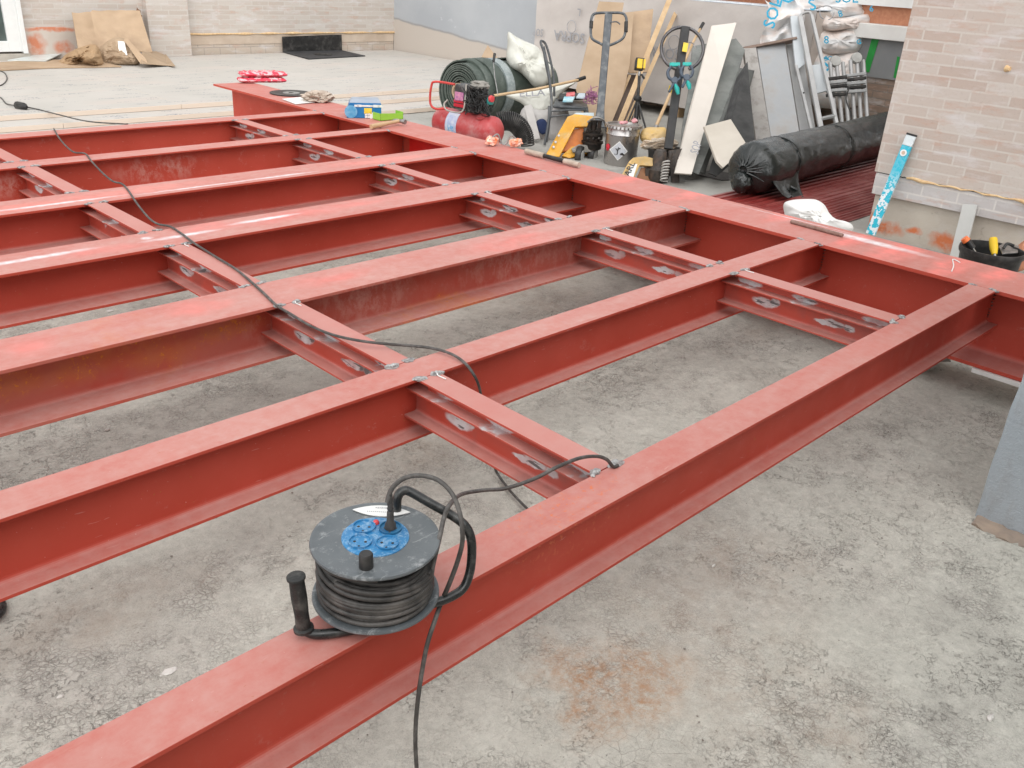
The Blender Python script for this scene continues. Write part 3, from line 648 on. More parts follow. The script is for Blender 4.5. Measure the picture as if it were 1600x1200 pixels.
# socket plate with four sockets
pz = .1535
sp = MB().lathe([(0, pz + .003), (.054, pz + .003), (.059, pz + .001), (.06, pz - .004), (0, pz - .004)], rz(0), n=56).build('socket_plate', M_blue, t)
sa = math.atan2(RT.y, RT.x)   # the four sockets stand square to the handle
ex = V((RT.x, RT.y, 0)).normalized(); ey = V((-ex.y, ex.x, 0))
M_bdark = pm('socket_dark_blue', (.015, .10, .22), (.03, .16, .30), 60, .45)  # darker blue for the socket that holds the plug
plugp = None
for i, (sx_, sy_) in enumerate(((-1, 1), (1, 1), (-1, -1), (1, -1))):
    c = V(rz(pz + .004)) + ex * sx_ * .0235 + ey * sy_ * .0225
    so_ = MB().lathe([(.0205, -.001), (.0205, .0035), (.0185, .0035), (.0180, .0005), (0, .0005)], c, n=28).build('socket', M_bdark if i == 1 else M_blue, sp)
    h = MB()
    for k in (-1, 1): h.lathe([(0.0026, 0), (0.0026, .0009), (0, .0009)], c + ex * k * .0095, n=10)
    h.lathe([(0.0022, 0), (0.0022, .0009), (0, .0009)], c - ey * .013, n=8)
    h.bar(c - ey * .017, c - ey * .0195, .006, .003)
    h.build('socket_holes', M_black, so_)
    if i == 1: plugp = c
MB().lathe([(0, .006), (.004, .005), (.0058, .002), (.0062, -.003)], V(rz(pz + .004)) + ey * .037 - ex * .004, n=16).build('reset_button', pm('red_button', (.72, .08, .09), None, 10, .4), sp)
# label: eye-shaped white sticker on the flange
lc = V(rz(.1532)) + ey * .0805; LP = []
for k in range(33):
    u = -1 + 2 * k / 32; LP.append(lc + ex * u * .053 + ey * (.0175 * (1 - u * u)) + V((0, 0, .0004)))
lo_ = [p - ey * (2 * (.0175) * (1 - (-1 + 2 * k / 32) ** 2)) for k, p in enumerate(LP)]
lb = MB(); lb.hexa([p for p in LP] + lo_[::-1][1:-1], [p + V((0, 0, .0012)) for p in LP] + [p + V((0, 0, .0012)) for p in lo_[::-1][1:-1]])
lb = lb.build('rating_label', M_white, t)
ms = MB()
for k in range(9):
    ms.box((0, 0, 0), (0, 0, 0)) if 0 else None
    q = lc + ex * (-.012 + .0036 * k) + ey * .009 + V((0, 0, .0018)); ms.bar(q, q + ex * .0022, .003 + .001 * (k % 2), .0003)
for k in range(14):
    q = lc + ex * (-.026 + .0036 * k) + ey * (-.004) + V((0, 0, .0018)); ms.bar(q, q + ex * .002, .002, .0003)
ms.build('print', M_print, lb)
MB().lathe([(.0115, 0), (.0125, .002), (.012, .026), (.010, .029), (0, .029)], V(rz(.150)) - ey * .083 - ex * .004, n=20).build('winding_knob', M_black, t)
# wound cable
cb = MB()
rg = random.Random(5)
for layer, (r0, n) in enumerate(((.072, 9), (.080, 9), (.0885, 8), (.096, 6))):
    for k in range(n):
        z = .041 + (k + .5) * (.101 / n) if layer < 3 else .045 + k * .013
        ph = rg.uniform(0, 6.28); am = rg.uniform(.002, .011) * (1 if layer > 1 else .4); rr = r0 + rg.uniform(-.003, .0045)
        pts = [(RX + (rr + .0015 * math.sin(3 * a_ + ph)) * math.cos(a_), RY + (rr + .0015 * math.sin(3 * a_ + ph)) * math.sin(a_), max(.042, min(.139, z + am * math.sin(a_ + ph)))) for a_ in [2 * math.pi * j / 56 for j in range(56)]]
        cb.tube(pts, .0052, 8, closed=True)
for k in range(5):
    z0_, dz_, ph = .05 + .018 * k, rg.uniform(.012, .030) * (1 if k % 2 else -1), rg.uniform(0, 6.28)
    pts = [(RX + .1005 * math.cos(a_), RY + .1005 * math.sin(a_), max(.043, min(.138, z0_ + dz_ * math.sin(a_ * .5 + ph)))) for a_ in [ph + 5.2 * j / 56 for j in range(57)]]
    cb.tube(pts, .0050, 8)
cb.build('wound_cable', pm('wound_cable_rubber', (.030, .029, .028), (.055, .052, .049), 40, .5, bump=.1, dirt=(.13, .12, .11), dscale=14), t)
# steel tube stand and carrying handle, rubber grip
M_tube = pm('black_painted_tube', (.010, .012, .012), (.020, .022, .022), 15, .30, dirt=(.09, .09, .085), dscale=40, spec=.5)
hp = [at(473, 968, .03), at(478, 985, .014), at(498, 991, .012), at(545, 985, .012), at(600, 972, .012), at(660, 948, .013), at(697, 936, .016), at(722, 921, .024), at(733, 898, .045), at(737, 870, .075), at(736, 842, .110), at(727, 822, .135), at(707, 806, .150), at(670, 785, .172), at(640, 768, .188), at(628, 768, .190), at(621, 778, .180), at(620, 800, .150), at(621, 830, .10), at(624, 862, .04), at(615, 888, .012), at(560, 930, .012)]
MB().tube(spline(hp, 7), .0088, 12).build('handle_tube', M_tube, t)
gb0 = at(475, 985, .016); g1 = up(gb0, 900)
M_grip = pm('ribbed_grip', (.016, .017, .017), (.032, .032, .03), 30, .5, bump=.5, bs=160, dirt=(.10, .10, .09), dscale=30)
gl = g1.z - gb0.z
gax = V((-.006 , .006, gl)).normalized()
MB().lathe([(.0145, 0), (.0175, .002), (.0175, .007), (.0130, .009), (.0122, gl * .3), (.0138, gl * .6), (.0130, gl * .9), (.0130, gl - .006), (.0160, gl - .005), (.0160, gl - .001), (.0150, gl), (0, gl)], gb0, gax, n=24).build('hand_grip', M_grip, t)
# plug and its lead
pp = plugp + V((0, 0, .001))
pl = MB().lathe([(.0105, 0), (.0100, .008), (.0066, .014), (.0060, .034), (.0046, .036), (.0060, .041), (.0046, .045), (.0058, .050), (.0046, .054), (.0055, .059), (.0044, .064), (.0042, .07)], pp, n=18).build('plug', M_black, t)
tp = pp + V((0, 0, .068))
def near(px, py, P): return dep(px, py, depth(P))
d0 = depth(tp)
lead = [tp, near(605, 785, tp), dep(612, 764, d0 + .0), dep(630, 748, d0 - .01), dep(655, 743, d0 - .01), dep(684, 750, d0 - .01), dep(706, 771, d0 - .02), dep(718, 800, d0 - .02), dep(722, 826, d0 - .02), dep(722, 850, d0 + .0), dep(714, 880, d0 + .04), dep(702, 912, d0 + .06)]
f0 = at(688, 948, -.02); f0 = V((f0.x, min(f0.y, .985), f0.z))
lead += [aty(690, 940, .985), aty(680, 968, .972), aty(668, 1005, .965), aty(660, 1045, .965), aty(654, 1085, .965), aty(650, 1125, .965), aty(649, 1160, .965), aty(651, 1200, .965), aty(655, 1240, .963)]
l_ = lead[-1]; lead += [V((l_.x, l_.y - .02, G + .05)), V((l_.x + .03, l_.y - .06, G + .015)), V((l_.x + .2, l_.y - .25, G + .013))]
tag(MB().tube(spline(lead, 8), .0044, 8).build('plugged_lead', M_cable), 'dark cable plugged into the reel, looping over its handle and hanging to the floor', 'cable')
s1 = V((RX, RY, .11)) + ex * .098
wl = [V((RX, RY, .05)) + ex * .07 - ey * .068, V((RX, RY, .062)) + ex * .093 - ey * .035, dep(680, 868, depth(s1) - .01), dep(688, 835, depth(s1) - .01), dep(694, 808, depth(s1)), dep(704, 787, depth(s1) + .03), at(722, 772, .06), at(755, 766, .03), at(790, 763, .02), at(835, 748, .05), at(870, 730, .075), at(905, 716, .065), at(932, 713, .045), at(948, 718, .03), at(958, 729, .006), at(966, 727, .0055)]
tag(MB().tube(spline(wl, 8), .0044, 8).build('reel_cable', M_cable), 'dark cable leaving the wound drum of the reel for the weld on the joist', 'cable')
# long cord across the frame
cz = .0065
lc_ = [at(84, 201, cz), at(92, 215, cz), at(103, 228, cz), at(116, 238, cz), at(133, 240, cz), at(143, 252, cz), at(160, 270, cz), at(176, 283, cz), at(190, 287, cz), at(200, 297, cz), at(214, 318, cz), at(232, 340, cz), at(247, 350, cz), at(266, 354, cz), at(285, 366, cz), at(305, 381, cz + .002), at(335, 400, cz), at(368, 420, cz), at(392, 440, cz), at(412, 458, cz), at(432, 477, cz), at(455, 491, .012), at(485, 509, cz), at(520, 523, .01), at(560, 532, .02), at(600, 537, .02), at(640, 540, .012), at(675, 544, .012), at(705, 553, .012), at(726, 567, .006), at(740, 585, -.015), at(748, 602, -.06), at(752, 620, -.11), at(757, 650, -.2), at(764, 690, -.31), at(773, 730, -.42), at(782, 747, G + .015), at(800, 770, G + .015), at(825, 796, G + .015), at(860, 830, G + .015)]
tag(MB().tube(spline(lc_, 7), .0045, 7).build('extension_cord', M_cable), 'long black cord winding over the joists and dropping to the floor near the reel', 'cable')
bz = BT + .006
t = thing('socket_extension', 'thin dark cord with an inline socket lying on the white insulation boards', 'cable', at(32, 166, BT))
MB().tube(spline([at(-30, 140, bz), at(0, 152, bz), at(10, 162, bz), at(27, 165, bz + .015)], 6), .006, 6).build('cord', M_cable, t)
MB().tube(spline([at(40, 167, bz + .015), at(60, 171, bz), at(95, 180, bz), at(140, 190, bz), at(200, 194, bz)], 6), .006, 6).build('cord', M_cable, t)
MB().tube([at(24, 164, bz + .02), at(27, 164.5, bz + .02), at(38, 166.5, bz + .02), at(42, 167.5, bz + .02)], [.012, .035, .032, .012], 10).build('socket', M_black, t)
tag(MB().tube(spline([at(-20, 108, bz), at(4, 112, bz), at(11, 122, bz), at(4, 132, bz), at(-12, 136, bz)], 6), .006, 6).build('cord_end', M_cable), 'short loop of dark cord at the left edge of the insulation boards', 'cable')
q0 = at(-8, 945, G + .09)
tag(MB().tube(spline([at(-16, 925, G + .02), at(-4, 934, G + .015), at(4, 943, G + .015), at(3, 955, G + .015), at(-10, 968, G + .02)], 6), .009, 10).build('tube_end', M_tube), 'bit of black tube on the floor at the left edge', 'tube')

# ---------------------------------------------------------------- things lying on the girder
def onG(px, py, z=0.002): return at(px, py, z)
def netm():
    t = NT('red_white_printed_bag'); k = t.ramp(t.noise(24, 2, .5, t.sc(t.pos, (1, 1, 2.2))), .50, .56); c = t.mix(k, (.62, .035, .07), (.72, .42, .44)); return t.out(c, .4, t.bump(t.noise(40, 3), .3, .005), 0, .5)
M_pink = netm()
a0 = onG(376, 131); a1 = onG(448, 131)
def packet(z0, off, name, lab):
    d = (a1 - a0); mb = MB(); L = d.length; dn = d.normalized(); pr = V((-dn.y, dn.x, 0))
    def f(u, v, top):
        e = (1 - abs(2 * u - 1) ** 6) * (1 - abs(2 * v - 1) ** 4)
        rip = .006 * math.sin(u * 60) * math.sin(v * 9 + 1) + .008 * noise.noise(V((u * 9, v * 5, z0 * 50)))
        return a0 + off + dn * (L * (u * 1.02 - .01) + .01 * noise.noise(V((v * 6, z0 * 40, 0)))) + pr * (.02 + .17 * v) + V((0, 0, z0 + (.022 + (.021 * e ** .35 + rip * e if top else -.021 * e ** .35))))
    mb.sheet(lambda u, v: f(u, v, True), 60, 12); mb.sheet(lambda u, v: f(u, v, False), 60, 12)
    o = mb.build(name, M_pink); tag(o, lab, 'packet', 'red packets stacked on the girder end'); return o
packet(0, V((0, 0, 0)), 'red_packet', 'lower of two red and white printed packets on the far girder end')
packet(.045, V((.03, .02, 0)), 'red_packet', 'upper of two red and white printed packets on the far girder end')
dc = onG(455, 146, .003)
t = thing('grinding_disc', 'large black cutting disc lying on the girder beside the red packets', 'disc', dc)
MB().lathe([(.02, 0), (.172, 0), (.172, .006), (.02, .006)], dc, n=56, closed=True).build('disc', M_black, t)
MB().lathe([(.022, .0062), (.07, .0062), (.07, .0068), (.022, .0068)], dc, n=40, closed=True).build('disc_label', pm('disc_label', (.16, .16, .15), (.32, .31, .29), 50, .6), t)
M_kraft = pm('kraft_card', (.40, .295, .20), (.34, .245, .16), 4, .85, bump=.1, bs=20)
gl_ = onG(497, 158)
g_ = MB().blob(gl_ + V((0, 0, .03)), (.12, .10, .045), .5, 2.2, 4, 4, flat=.003, ridge=True); tag(g_.build('crumpled_glove', pm('dirty_glove', (.50, .42, .35), (.38, .31, .25), 20, .9)), 'crumpled beige work glove on the girder in front of the black disc', 'glove')
c_ = onG(455, 158); g_ = MB().slab([onG(441, 155, .004), onG(462, 163, .004), onG(492, 160, .006), onG(480, 151, .012)], .003, V((0, 0, 1))); tag(g_.build('white_paper', M_white), 'white sheet of paper under the crumpled glove on the girder', 'paper')
# blue box
B0, B1 = onG(542, 184), onG(596, 185)
bd_ = (B1 - B0); bdn = bd_.normalized(); bp = V((-bdn.y, bdn.x, 0))
if bp.dot(FW) < 0: bp = -bp
H = up(B0, 161).z; Dp = .16
M_bb = pm('blue_card_box', (.012, .14, .36), (.02, .18, .42), 8, .45, bump=0); M_bt = pm('grey_blue_card_top', (.34, .38, .44), (.28, .32, .38), 8, .5)
t = thing('blue_box', 'blue cardboard box with a small yellow panel on the girder', 'box', (B0 + B1) / 2)
MB().hexa([B0, B1, B1 + bp * Dp, B0 + bp * Dp], [p + V((0, 0, H)) for p in (B0 + bdn * .02, B1, B1 + bp * Dp, B0 + bp * Dp + bdn * .03)]).build('carton', M_bb, t, bevel=.003)
MB().hexa([p + V((0, 0, H + .001)) for p in (B0 + bdn * .02, B1, B1 + bp * Dp, B0 + bp * Dp + bdn * .03)], [p + V((0, 0, H + .02)) for p in (B0 + bdn * .04 + bp * .05, B1 - bdn * .01 + bp * .04, B1 + bp * Dp - bdn * .01, B0 + bp * Dp + bdn * .05)]).build('lid', M_bt, t, bevel=.002)
f = MB(); q = B0 + bdn * bd_.length * .50 - bp * .002 + V((0, 0, H * .48)); f.bar(q, q + bdn * .055, .002, .04); f.build('yellow_panel', pm('yellow_print', (.80, .58, .06), None, 10, .5), t)
f = MB()
for (u, v_, wv_, hv) in ((.22, .82, .03, .014), (.3, .82, .03, .016), (.42, .82, .03, .012), (.52, .82, .05, .012), (.70, .82, .012, .012), (.76, .82, .02, .018), (.84, .82, .025, .018), (.91, .82, .03, .018), (.52, .24, .018, .02), (.52, .12, .018, .02), (.60, .24, .018, .02), (.60, .12, .018, .02), (.88, .18, .02, .03)):
    q = B0 + bd_ * u - bp * .002 + V((0, 0, H * v_)); f.bar(q, q + bdn * wv_, .002, hv)
q = B0 + bd_ * .70 - bp * .002 + V((0, 0, H * .2)); f.add([q - bdn * .025 - bp * .001, q - V((0, 0, .03)) - bp * .001, q + bdn * .025 - bp * .001, q + V((0, 0, .03)) - bp * .001], [[0, 1, 2, 3]])
f.build('white_print', M_white, t)
q = B0 + bd_ * .12 - bp * .003 + V((0, 0, H * .42)); MB().lathe([(.045, 0), (0, .001)], q, -bp, n=24).build('disc_picture', pm('picture_blue', (.06, .28, .50), (.2, .42, .6), 20, .5), t)
# green tray, papers, hammer, snips
M_lime = pm('lime_plastic', (.25, .52, .05), (.30, .58, .07), 8, .5, bump=0)
e0, e1 = onG(594, 189), onG(630, 186); ed = (e1 - e0).normalized(); ep = V((-ed.y, ed.x, 0)); ep = ep if ep.dot(FW) > 0 else -ep
hh = up(e0, 178).z
MB_ = MB(); MB_.hexa([e0, e1, e1 + ep * .09, e0 + ep * .09], [p + V((0, 0, .004)) for p in (e0, e1, e1 + ep * .09, e0 + ep * .09)])
MB_.hexa([e0, e1, e1 + ep * .003, e0 + ep * .003], [e0 + V((0, 0, hh)), e1 + V((0, 0, hh * .8)), e1 + ep * .003 + V((0, 0, hh * .8)), e0 + ep * .003 + V((0, 0, hh))])
MB_.hexa([e1, e1 + ep * .09, e1 + ep * .09 - ed * .003, e1 - ed * .003], [p + V((0, 0, hh)) for p in (e1, e1 + ep * .09, e1 + ep * .09 - ed * .003, e1 - ed * .003)])
MB_.hexa([e0, e0 + ep * .09, e0 + ep * .09 + ed * .003, e0 + ed * .003], [p + V((0, 0, hh)) for p in (e0, e0 + ep * .09, e0 + ep * .09 + ed * .003, e0 + ed * .003)])
tag(MB_.build('lime_tray', M_lime), 'small lime green tray standing on the girder beside the blue box', 'tray')
h0, h1 = onG(580, 198, .02), onG(624, 189, .03)
t = thing('hammer', 'hammer with a pale wooden handle lying across the girder', 'hammer', (h0 + h1) / 2 * 1)
M_wood = pm('pale_wood', (.56, .40, .235), (.46, .31, .17), 9, .65, bs=40); M_steel = pm('worn_steel', (.42, .41, .40), (.26, .25, .24), 25, .38, .85)
MB().tube([h0, h0.lerp(h1, .3), h0.lerp(h1, .7), h1], [.016, .017, .012, .012], 10).build('handle', M_wood, t)
hd = (h1 - h0).normalized(); hx = V((-hd.y, hd.x, 0)).normalized()
a = MB(); a.tube([h1 - hx * .055, h1 - hx * .035, h1 - hx * .03, h1 + hx * .02, h1 + hx * .05, h1 + hx * .07 - V((0, 0, .008))], [.017, .017, .011, .013, .008, .003], 10); a.build('head', M_steel, t)
# wrapped orange clamp near the compressor
oc = onG(787, 229, .0)
t = thing('orange_clamp', 'small orange and white wrapped clamp on the girder before the red compressor', 'clamp', oc)
M_or = pm('orange_plastic', (.78, .20, .06), (.85, .60, .50), 28, .45)
MB().blob(oc + V((-.055, .055, .03)), (.05, .03, .028), .6, 3, 3, 3, flat=.002, ridge=True).blob(oc + V((.055, -.055, .03)), (.05, .03, .026), .6, 3, 3, 8, flat=.002, ridge=True).build('wrapper', M_or, t)
oq = oc; MB().tube(spline([oq + V((-.06, .05, .05)), oq + V((-.03, .03, .075)), oq + V((-.01, .01, .02)), oq + V((.01, -.01, .02)), oq + V((.03, -.03, .07)), oq + V((.06, -.05, .05))], 5), .006, 7).build('jaws', M_steel, t)
s0, s1_ = onG(822, 236, .02), onG(905, 258, .02)
t = thing('black_stick', 'black rod with a beige end lying along the girder behind the pallet truck', 'rod', (s0 + s1_) / 2)
MB().tube([s0, s0.lerp(s1_, .35)], .017, 8).build('taped_end', pm('dirty_glove', (.5, .42, .35)), t)
MB().tube([s0.lerp(s1_, .36), s0.lerp(s1_, .72)], .014, 8).build('rod', M_black, t)
MB().tube([s0.lerp(s1_, .73), s1_], .016, 8).build('taped_end', pm('dirty_glove', (.5, .42, .35)), t)
M_rebar = pm('rusty_rebar', (.20, .11, .085), (.30, .20, .17), 40, .85, bump=.8, bs=90)
r0_, r1_ = onG(1236, 346, .009), onG(1317, 368, .009)
N = 60; tag(MB().tube([r0_.lerp(r1_, k / N) for k in range(N + 1)], [.0085 + .0016 * (k % 2) for k in range(N + 1)], 8).build('steel_rod', M_rebar), 'rusty ribbed steel rod lying on the girder before the white sack', 'rod')
# ---------------------------------------------------------------- air compressor
t0, t1 = at(692, 190, -.235), at(770, 206, -.235)
td = (t1 - t0); td.z = 0; tl = td.length; tdn = td.normalized(); tp_ = V((-tdn.y, tdn.x, 0)); tp_ = tp_ if tp_.dot(FW) > 0 else -tp_
t = thing('air_compressor', 'dusty red air compressor with a black pump on a horizontal tank behind the girder', 'compressor', V(((t0.x + t1.x) / 2, (t0.y + t1.y) / 2, G)))
M_cred = pm('dusty_red_enamel', (.42, .035, .04), (.50, .10, .10), 7, .35, dirt=(.50, .26, .25), dscale=6, spec=.5)
tr = .128
MB().lathe([(0, -.07), (tr * .45, -.062), (tr * .8, -.04), (tr * .97, -.012), (tr, .01), (tr, tl - .01), (tr * .97, tl + .012), (tr * .8, tl + .04), (tr * .45, tl + .062), (0, tl + .07)], t0, tdn, n=36).build('tank', M_cred, t)
mid = lambda u, s_, z: t0 + td * u + tp_ * s_ + V((0, 0, z))
a = MB()
for k in range(15):
    aa0 = k / 15 * math.pi - .4
arc = lambda u, a_, r=tr + .002: mid(u, -math.cos(a_) * r, math.sin(a_) * r)
a = MB(); a.sheet(lambda u, v: arc(.25 + .22 * u, -.5 + 1.5 * v), 4, 12, .001)
st_ = a.build('sticker', pm('white_blue_sticker', (.62, .64, .70), (.35, .42, .62), 22, .5), t)
a = MB(); a.sheet(lambda u, v: arc(.30 + .12 * u, -.25 + .35 * v, tr + .0035), 4, 5, .001); a.build('blue_print', pm('print_blue', (.05, .30, .62), (.6, .65, .7), 35, .5), st_)
MB().lathe([(.045, 0), (.045, .01), (.02, .012)], arc(.86, 1.1), (arc(.86, 1.1) - mid(.86, 0, 0)), n=18).build('tank_plug', M_cred, t)
# pump: belt guard/motor box with logo, cylinder with fins, handle
M_dk = pm('dark_grey_housing', (.035, .035, .038), (.06, .058, .058), 14, .45, dirt=(.2, .19, .18), dscale=12)
a = MB(); mA = mid(.28, -.06, tr + .02); mBx = mid(.55, -.06, tr + .02)
a.hexa([mA, mBx, mBx + tp_ * .14, mA + tp_ * .14], [p + V((0, 0, .20)) for p in (mA + tdn * .02, mBx - tdn * .01, mBx + tp_ * .14, mA + tp_ * .14)]); mo = a.build('motor_housing', M_dk, t, bevel=.02, seg=3)
q = mid(.335, -.064, tr + .07)
a = MB(); a.bar(q + V((0, 0, .05)), q + tdn * .10 + V((0, 0, .05)), .004, .075); a.build('badge', pm('badge_pink', (.70, .30, .42), (.30, .10, .30), 30, .4), mo)
a = MB(); a.bar(q + V((0, 0, .01)) - tdn * .01, q + tdn * .12 + V((0, 0, .01)), .004, .022); a.bar(q + V((0, 0, -.022)) - tdn * .01, q + tdn * .12 + V((0, 0, -.022)), .004, .026); a.build('red_stripe', pm('stripe_red', (.62, .03, .05), None, 10, .4), mo)
a = MB(); cc = mid(.72, .0, tr)
for k in range(11): a.lathe([(.03, 0), (.075 - .002 * (k % 3), 0), (.075, .008), (.03, .016)], cc + V((0, 0, .02 + k * .017)), n=20)
a.lathe([(.05, 0), (.05, .21)], cc, n=18); a.build('finned_cylinder', M_dk, t)
a = MB(); a.lathe([(.0, 0), (.08, 0), (.085, .02), (.06, .045), (0, .05)], cc + V((0, 0, .21)), n=14); a.blob(cc + V((0, 0, .25)), (.08, .07, .02), .5, 3, 2, 3); a.build('cylinder_head', pm('dusty_alloy', (.33, .31, .28), (.20, .19, .17), 22, .7, .2, bump=.5), t)
MB().tube(spline([mid(.30, -.14, tr + .02), mid(.10, -.15, tr + .0), mid(-.02, -.15, tr + .04), mid(-.02, -.14, tr + .18), mid(.05, -.13, tr + .22), mid(.38, -.10, tr + .22)], 6), .010, 9).build('carry_handle', pm('red_tube', (.60, .06, .05), None, 8, .4), t)
MB().tube(spline([mid(.30, -.13, tr + .09), mid(.26, -.15, tr + .05), mid(.34, -.16, tr + .01), mid(.58, -.16, tr + .01), mid(.66, -.15, tr + .06), mid(.64, -.12, tr + .24)], 6), .007, 8).build('copper_pipe', pm('dusty_pipe', (.45, .42, .38), None, 20, .5, .3), t)
MB().lathe([(.02, 0), (.03, .01), (.03, .05), (.012, .06)], mid(1.0, -.05, tr + .10), n=16).build('pressure_gauge', pm('teal_cap', (.05, .32, .30), None, 8, .4), t)
MB().lathe([(.022, 0), (.028, .01), (.026, .03), (0, .034)], mid(1.02, -.07, tr + .15), tdn, n=16).build('red_knob', pm('red_button', (.72, .08, .09)), t)
# tangle of thin hose over the pump
rg = random.Random(11); hb = MB(); P = []
for k in range(110):
    P.append(mid(.60 + .36 * rg.random() * (1 - .3 * math.sin(k)), -.13 + rg.uniform(-.02, .12), tr + .0 + .24 * rg.random()))
hb.tube(spline(P, 5), .0042, 5); tag(hb.build('thin_hose', M_black), 'tangled thin black hose thrown over the compressor pump', 'hose')
# coiled black air hose behind the compressor
hb = MB(); P = []
for k in range(26 * 14):
    a_ = k / 14 * 2 * math.pi; u = k / (26 * 14)
    cth = spline_c = None
    ang = -.35 + 1.9 * u
    base = dep(800, 215, 8.05); cx_ = base + RT * (-.06 + .18 * math.sin(ang)) + V((0, 0, 1)) * (-.11 + .26 * math.cos(ang * .9))
    dr = (RT * math.cos(ang) * .18 - V((0, 0, 1)) * .24 * math.sin(ang * .9)).normalized(); n1 = FW.cross(dr).normalized(); n2 = dr.cross(n1)
    P.append(cx_ + (n1 * math.cos(a_) + n2 * math.sin(a_)) * .082)
hb.tube(P, .0075, 6); tag(hb.build('coiled_hose', M_black), 'coiled black air hose bulging behind the right end of the compressor', 'hose')
# ---------------------------------------------------------------- dark green membrane roll
rr = .285
ra = at(716, 150, -.06); ra = dep(718, 143, 8.9); rb = ra + V((1.35, .02, 0)) ; rb = dep(842, 128, 9.75)
rb.z = ra.z; rdv = (rb - ra).normalized()
def greenroll():
    t = NT('dusty_green_membrane'); c = t.mix(t.ramp(t.noise(3, 5), .35, .65), (.055, .072, .060), (.085, .105, .09)); c = t.mix(t.ramp(t.noise(8, 7, .7), .5, .7, 0, .5), c, (.18, .20, .18))
    return t.out(c, .5, t.bump(t.noise(10, 4), .2, .01), 0, .4)
M_gr = greenroll()
t = thing('membrane_roll', 'big dark green roll of roofing membrane on a cardboard core behind the compressor', 'roll', (ra + rb) / 2)
mb = MB(); ux = rdv.orthogonal().normalized()
u_ = V((0, 0, 1)); v_ = rdv.cross(u_).normalized(); u_ = v_.cross(rdv); P0 = []; NN = 9 * 36
pts = [(.085 + (rr - .085) * k / NN + .004 * math.sin(k * .37) + .012 * noise.noise(V((k * .02, 3, 0))), 2 * math.pi * k / 36) for k in range(NN + 1)]
L_ = (rb - ra).length
for k, (r_, a_) in enumerate(pts):
    d_ = u_ * math.cos(a_) + v_ * math.sin(a_); jit = .012 * noise.noise(V((k / 36 * 1.7, 1, 0))) * 2
    P0.append((ra + d_ * r_ - rdv * jit, ra + d_ * r_ + rdv * L_, ra + d_ * (r_ + .013) - rdv * jit, ra + d_ * (r_ + .013) + rdv * L_))
vs = [p for q in P0 for p in q]; fs = []
for k in range(NN):
    i = 4 * k; fs += [[i, i + 4, i + 5, i + 1], [i + 2, i + 3, i + 7, i + 6], [i, i + 2, i + 6, i + 4], [i + 1, i + 5, i + 7, i + 3]]
fs += [[0, 1, 3, 2], [4 * NN, 4 * NN + 2, 4 * NN + 3, 4 * NN + 1]]
mb.add(vs, fs, False); mb.build('wound_sheet', M_gr, t)
mb = MB()
for (s0_, s1__) in ((.10, .16), (.22, .34)): mb.lathe([(rr + .012, s0_), (rr + .024, s0_ + .01), (rr + .026, s1__ - .01), (rr + .012, s1__)], ra, rdv, n=44)
mb.build('loose_turns', M_gr, t)
MB().lathe([(.060, -.03), (.082, -.03), (.082, L_ * .98), (.060, L_ * .98)], ra, rdv, n=28, closed=True).build('cardboard_core', M_kraft, t)
MB().lathe([(rr + .016, .40), (rr + .0175, .41), (rr + .0175, .50), (rr + .016, .51)], ra, rdv, n=44).build('clear_tape', pm('clear_tape', (.24, .28, .28), (.34, .38, .38), 12, .25, bump=0), t)
# brown card scrap behind the roll and steel skewer
c0 = dep(766, 82, 10.3); tag(MB().slab([dep(752, 90, 10.2), dep(778, 92, 10.2), dep(762, 71, 10.3)], .006).build('card_scrap', M_kraft), 'small brown card corner sticking up behind the dark green roll', 'cardboard')
t = thing('long_screwdriver', 'thin steel rod with a black grip standing before the dark green roll', 'tool', dep(778, 146, 8.15))
MB().tube([dep(778, 148, 8.15), dep(773, 120, 8.2), dep(771, 97, 8.25)], .004, 6).build('shaft', M_steel, t); MB().tube([dep(771, 97, 8.25), dep(773, 84, 8.27)], [.012, .014], 10).build('grip', M_black, t)
# white bags
M_bag = pm('white_woven_bag', (.66, .66, .60), (.56, .56, .50), 5, .75, bump=.4, bs=14, bd=.02)
def crumple(name, lab, cat, px, py, d, w_, h_, dp_, seed, mat, amp=.4, fr=1.6, sub=4, ridge=True, group=None, parent=None):
    c = dep(px, py, d); mb = MB(); bm = bmesh.new(); bmesh.ops.create_icosphere(bm, subdivisions=sub, radius=1); vs = []
    for v in bm.verts:
        q = v.co * fr + V((seed * 3.3, seed, 0)); n_ = (.5 - 1.6 * abs(noise.noise(q)) - .7 * abs(noise.noise(q * 2.4)) - .35 * abs(noise.noise(q * 5))) if ridge else noise.noise(q)
        k = 1 + amp * n_; co = v.co
        p = c + RT * co.x * w_ * k - DN * co.z * h_ * k + FW * co.y * dp_ * k; p.z = max(p.z, G + .004); vs.append(p)
    mb.add(vs, [[v.index for v in f.verts] for f in bm.faces], True); bm.free()
    o = mb.build(name, mat, parent)
    if lab: tag(o, lab, cat, group)
    return o
c_ = [(793, 50), (806, 56), (820, 63), (835, 70), (845, 82), (848, 100), (842, 118), (828, 118), (815, 112), (800, 106), (792, 96), (793, 75)]
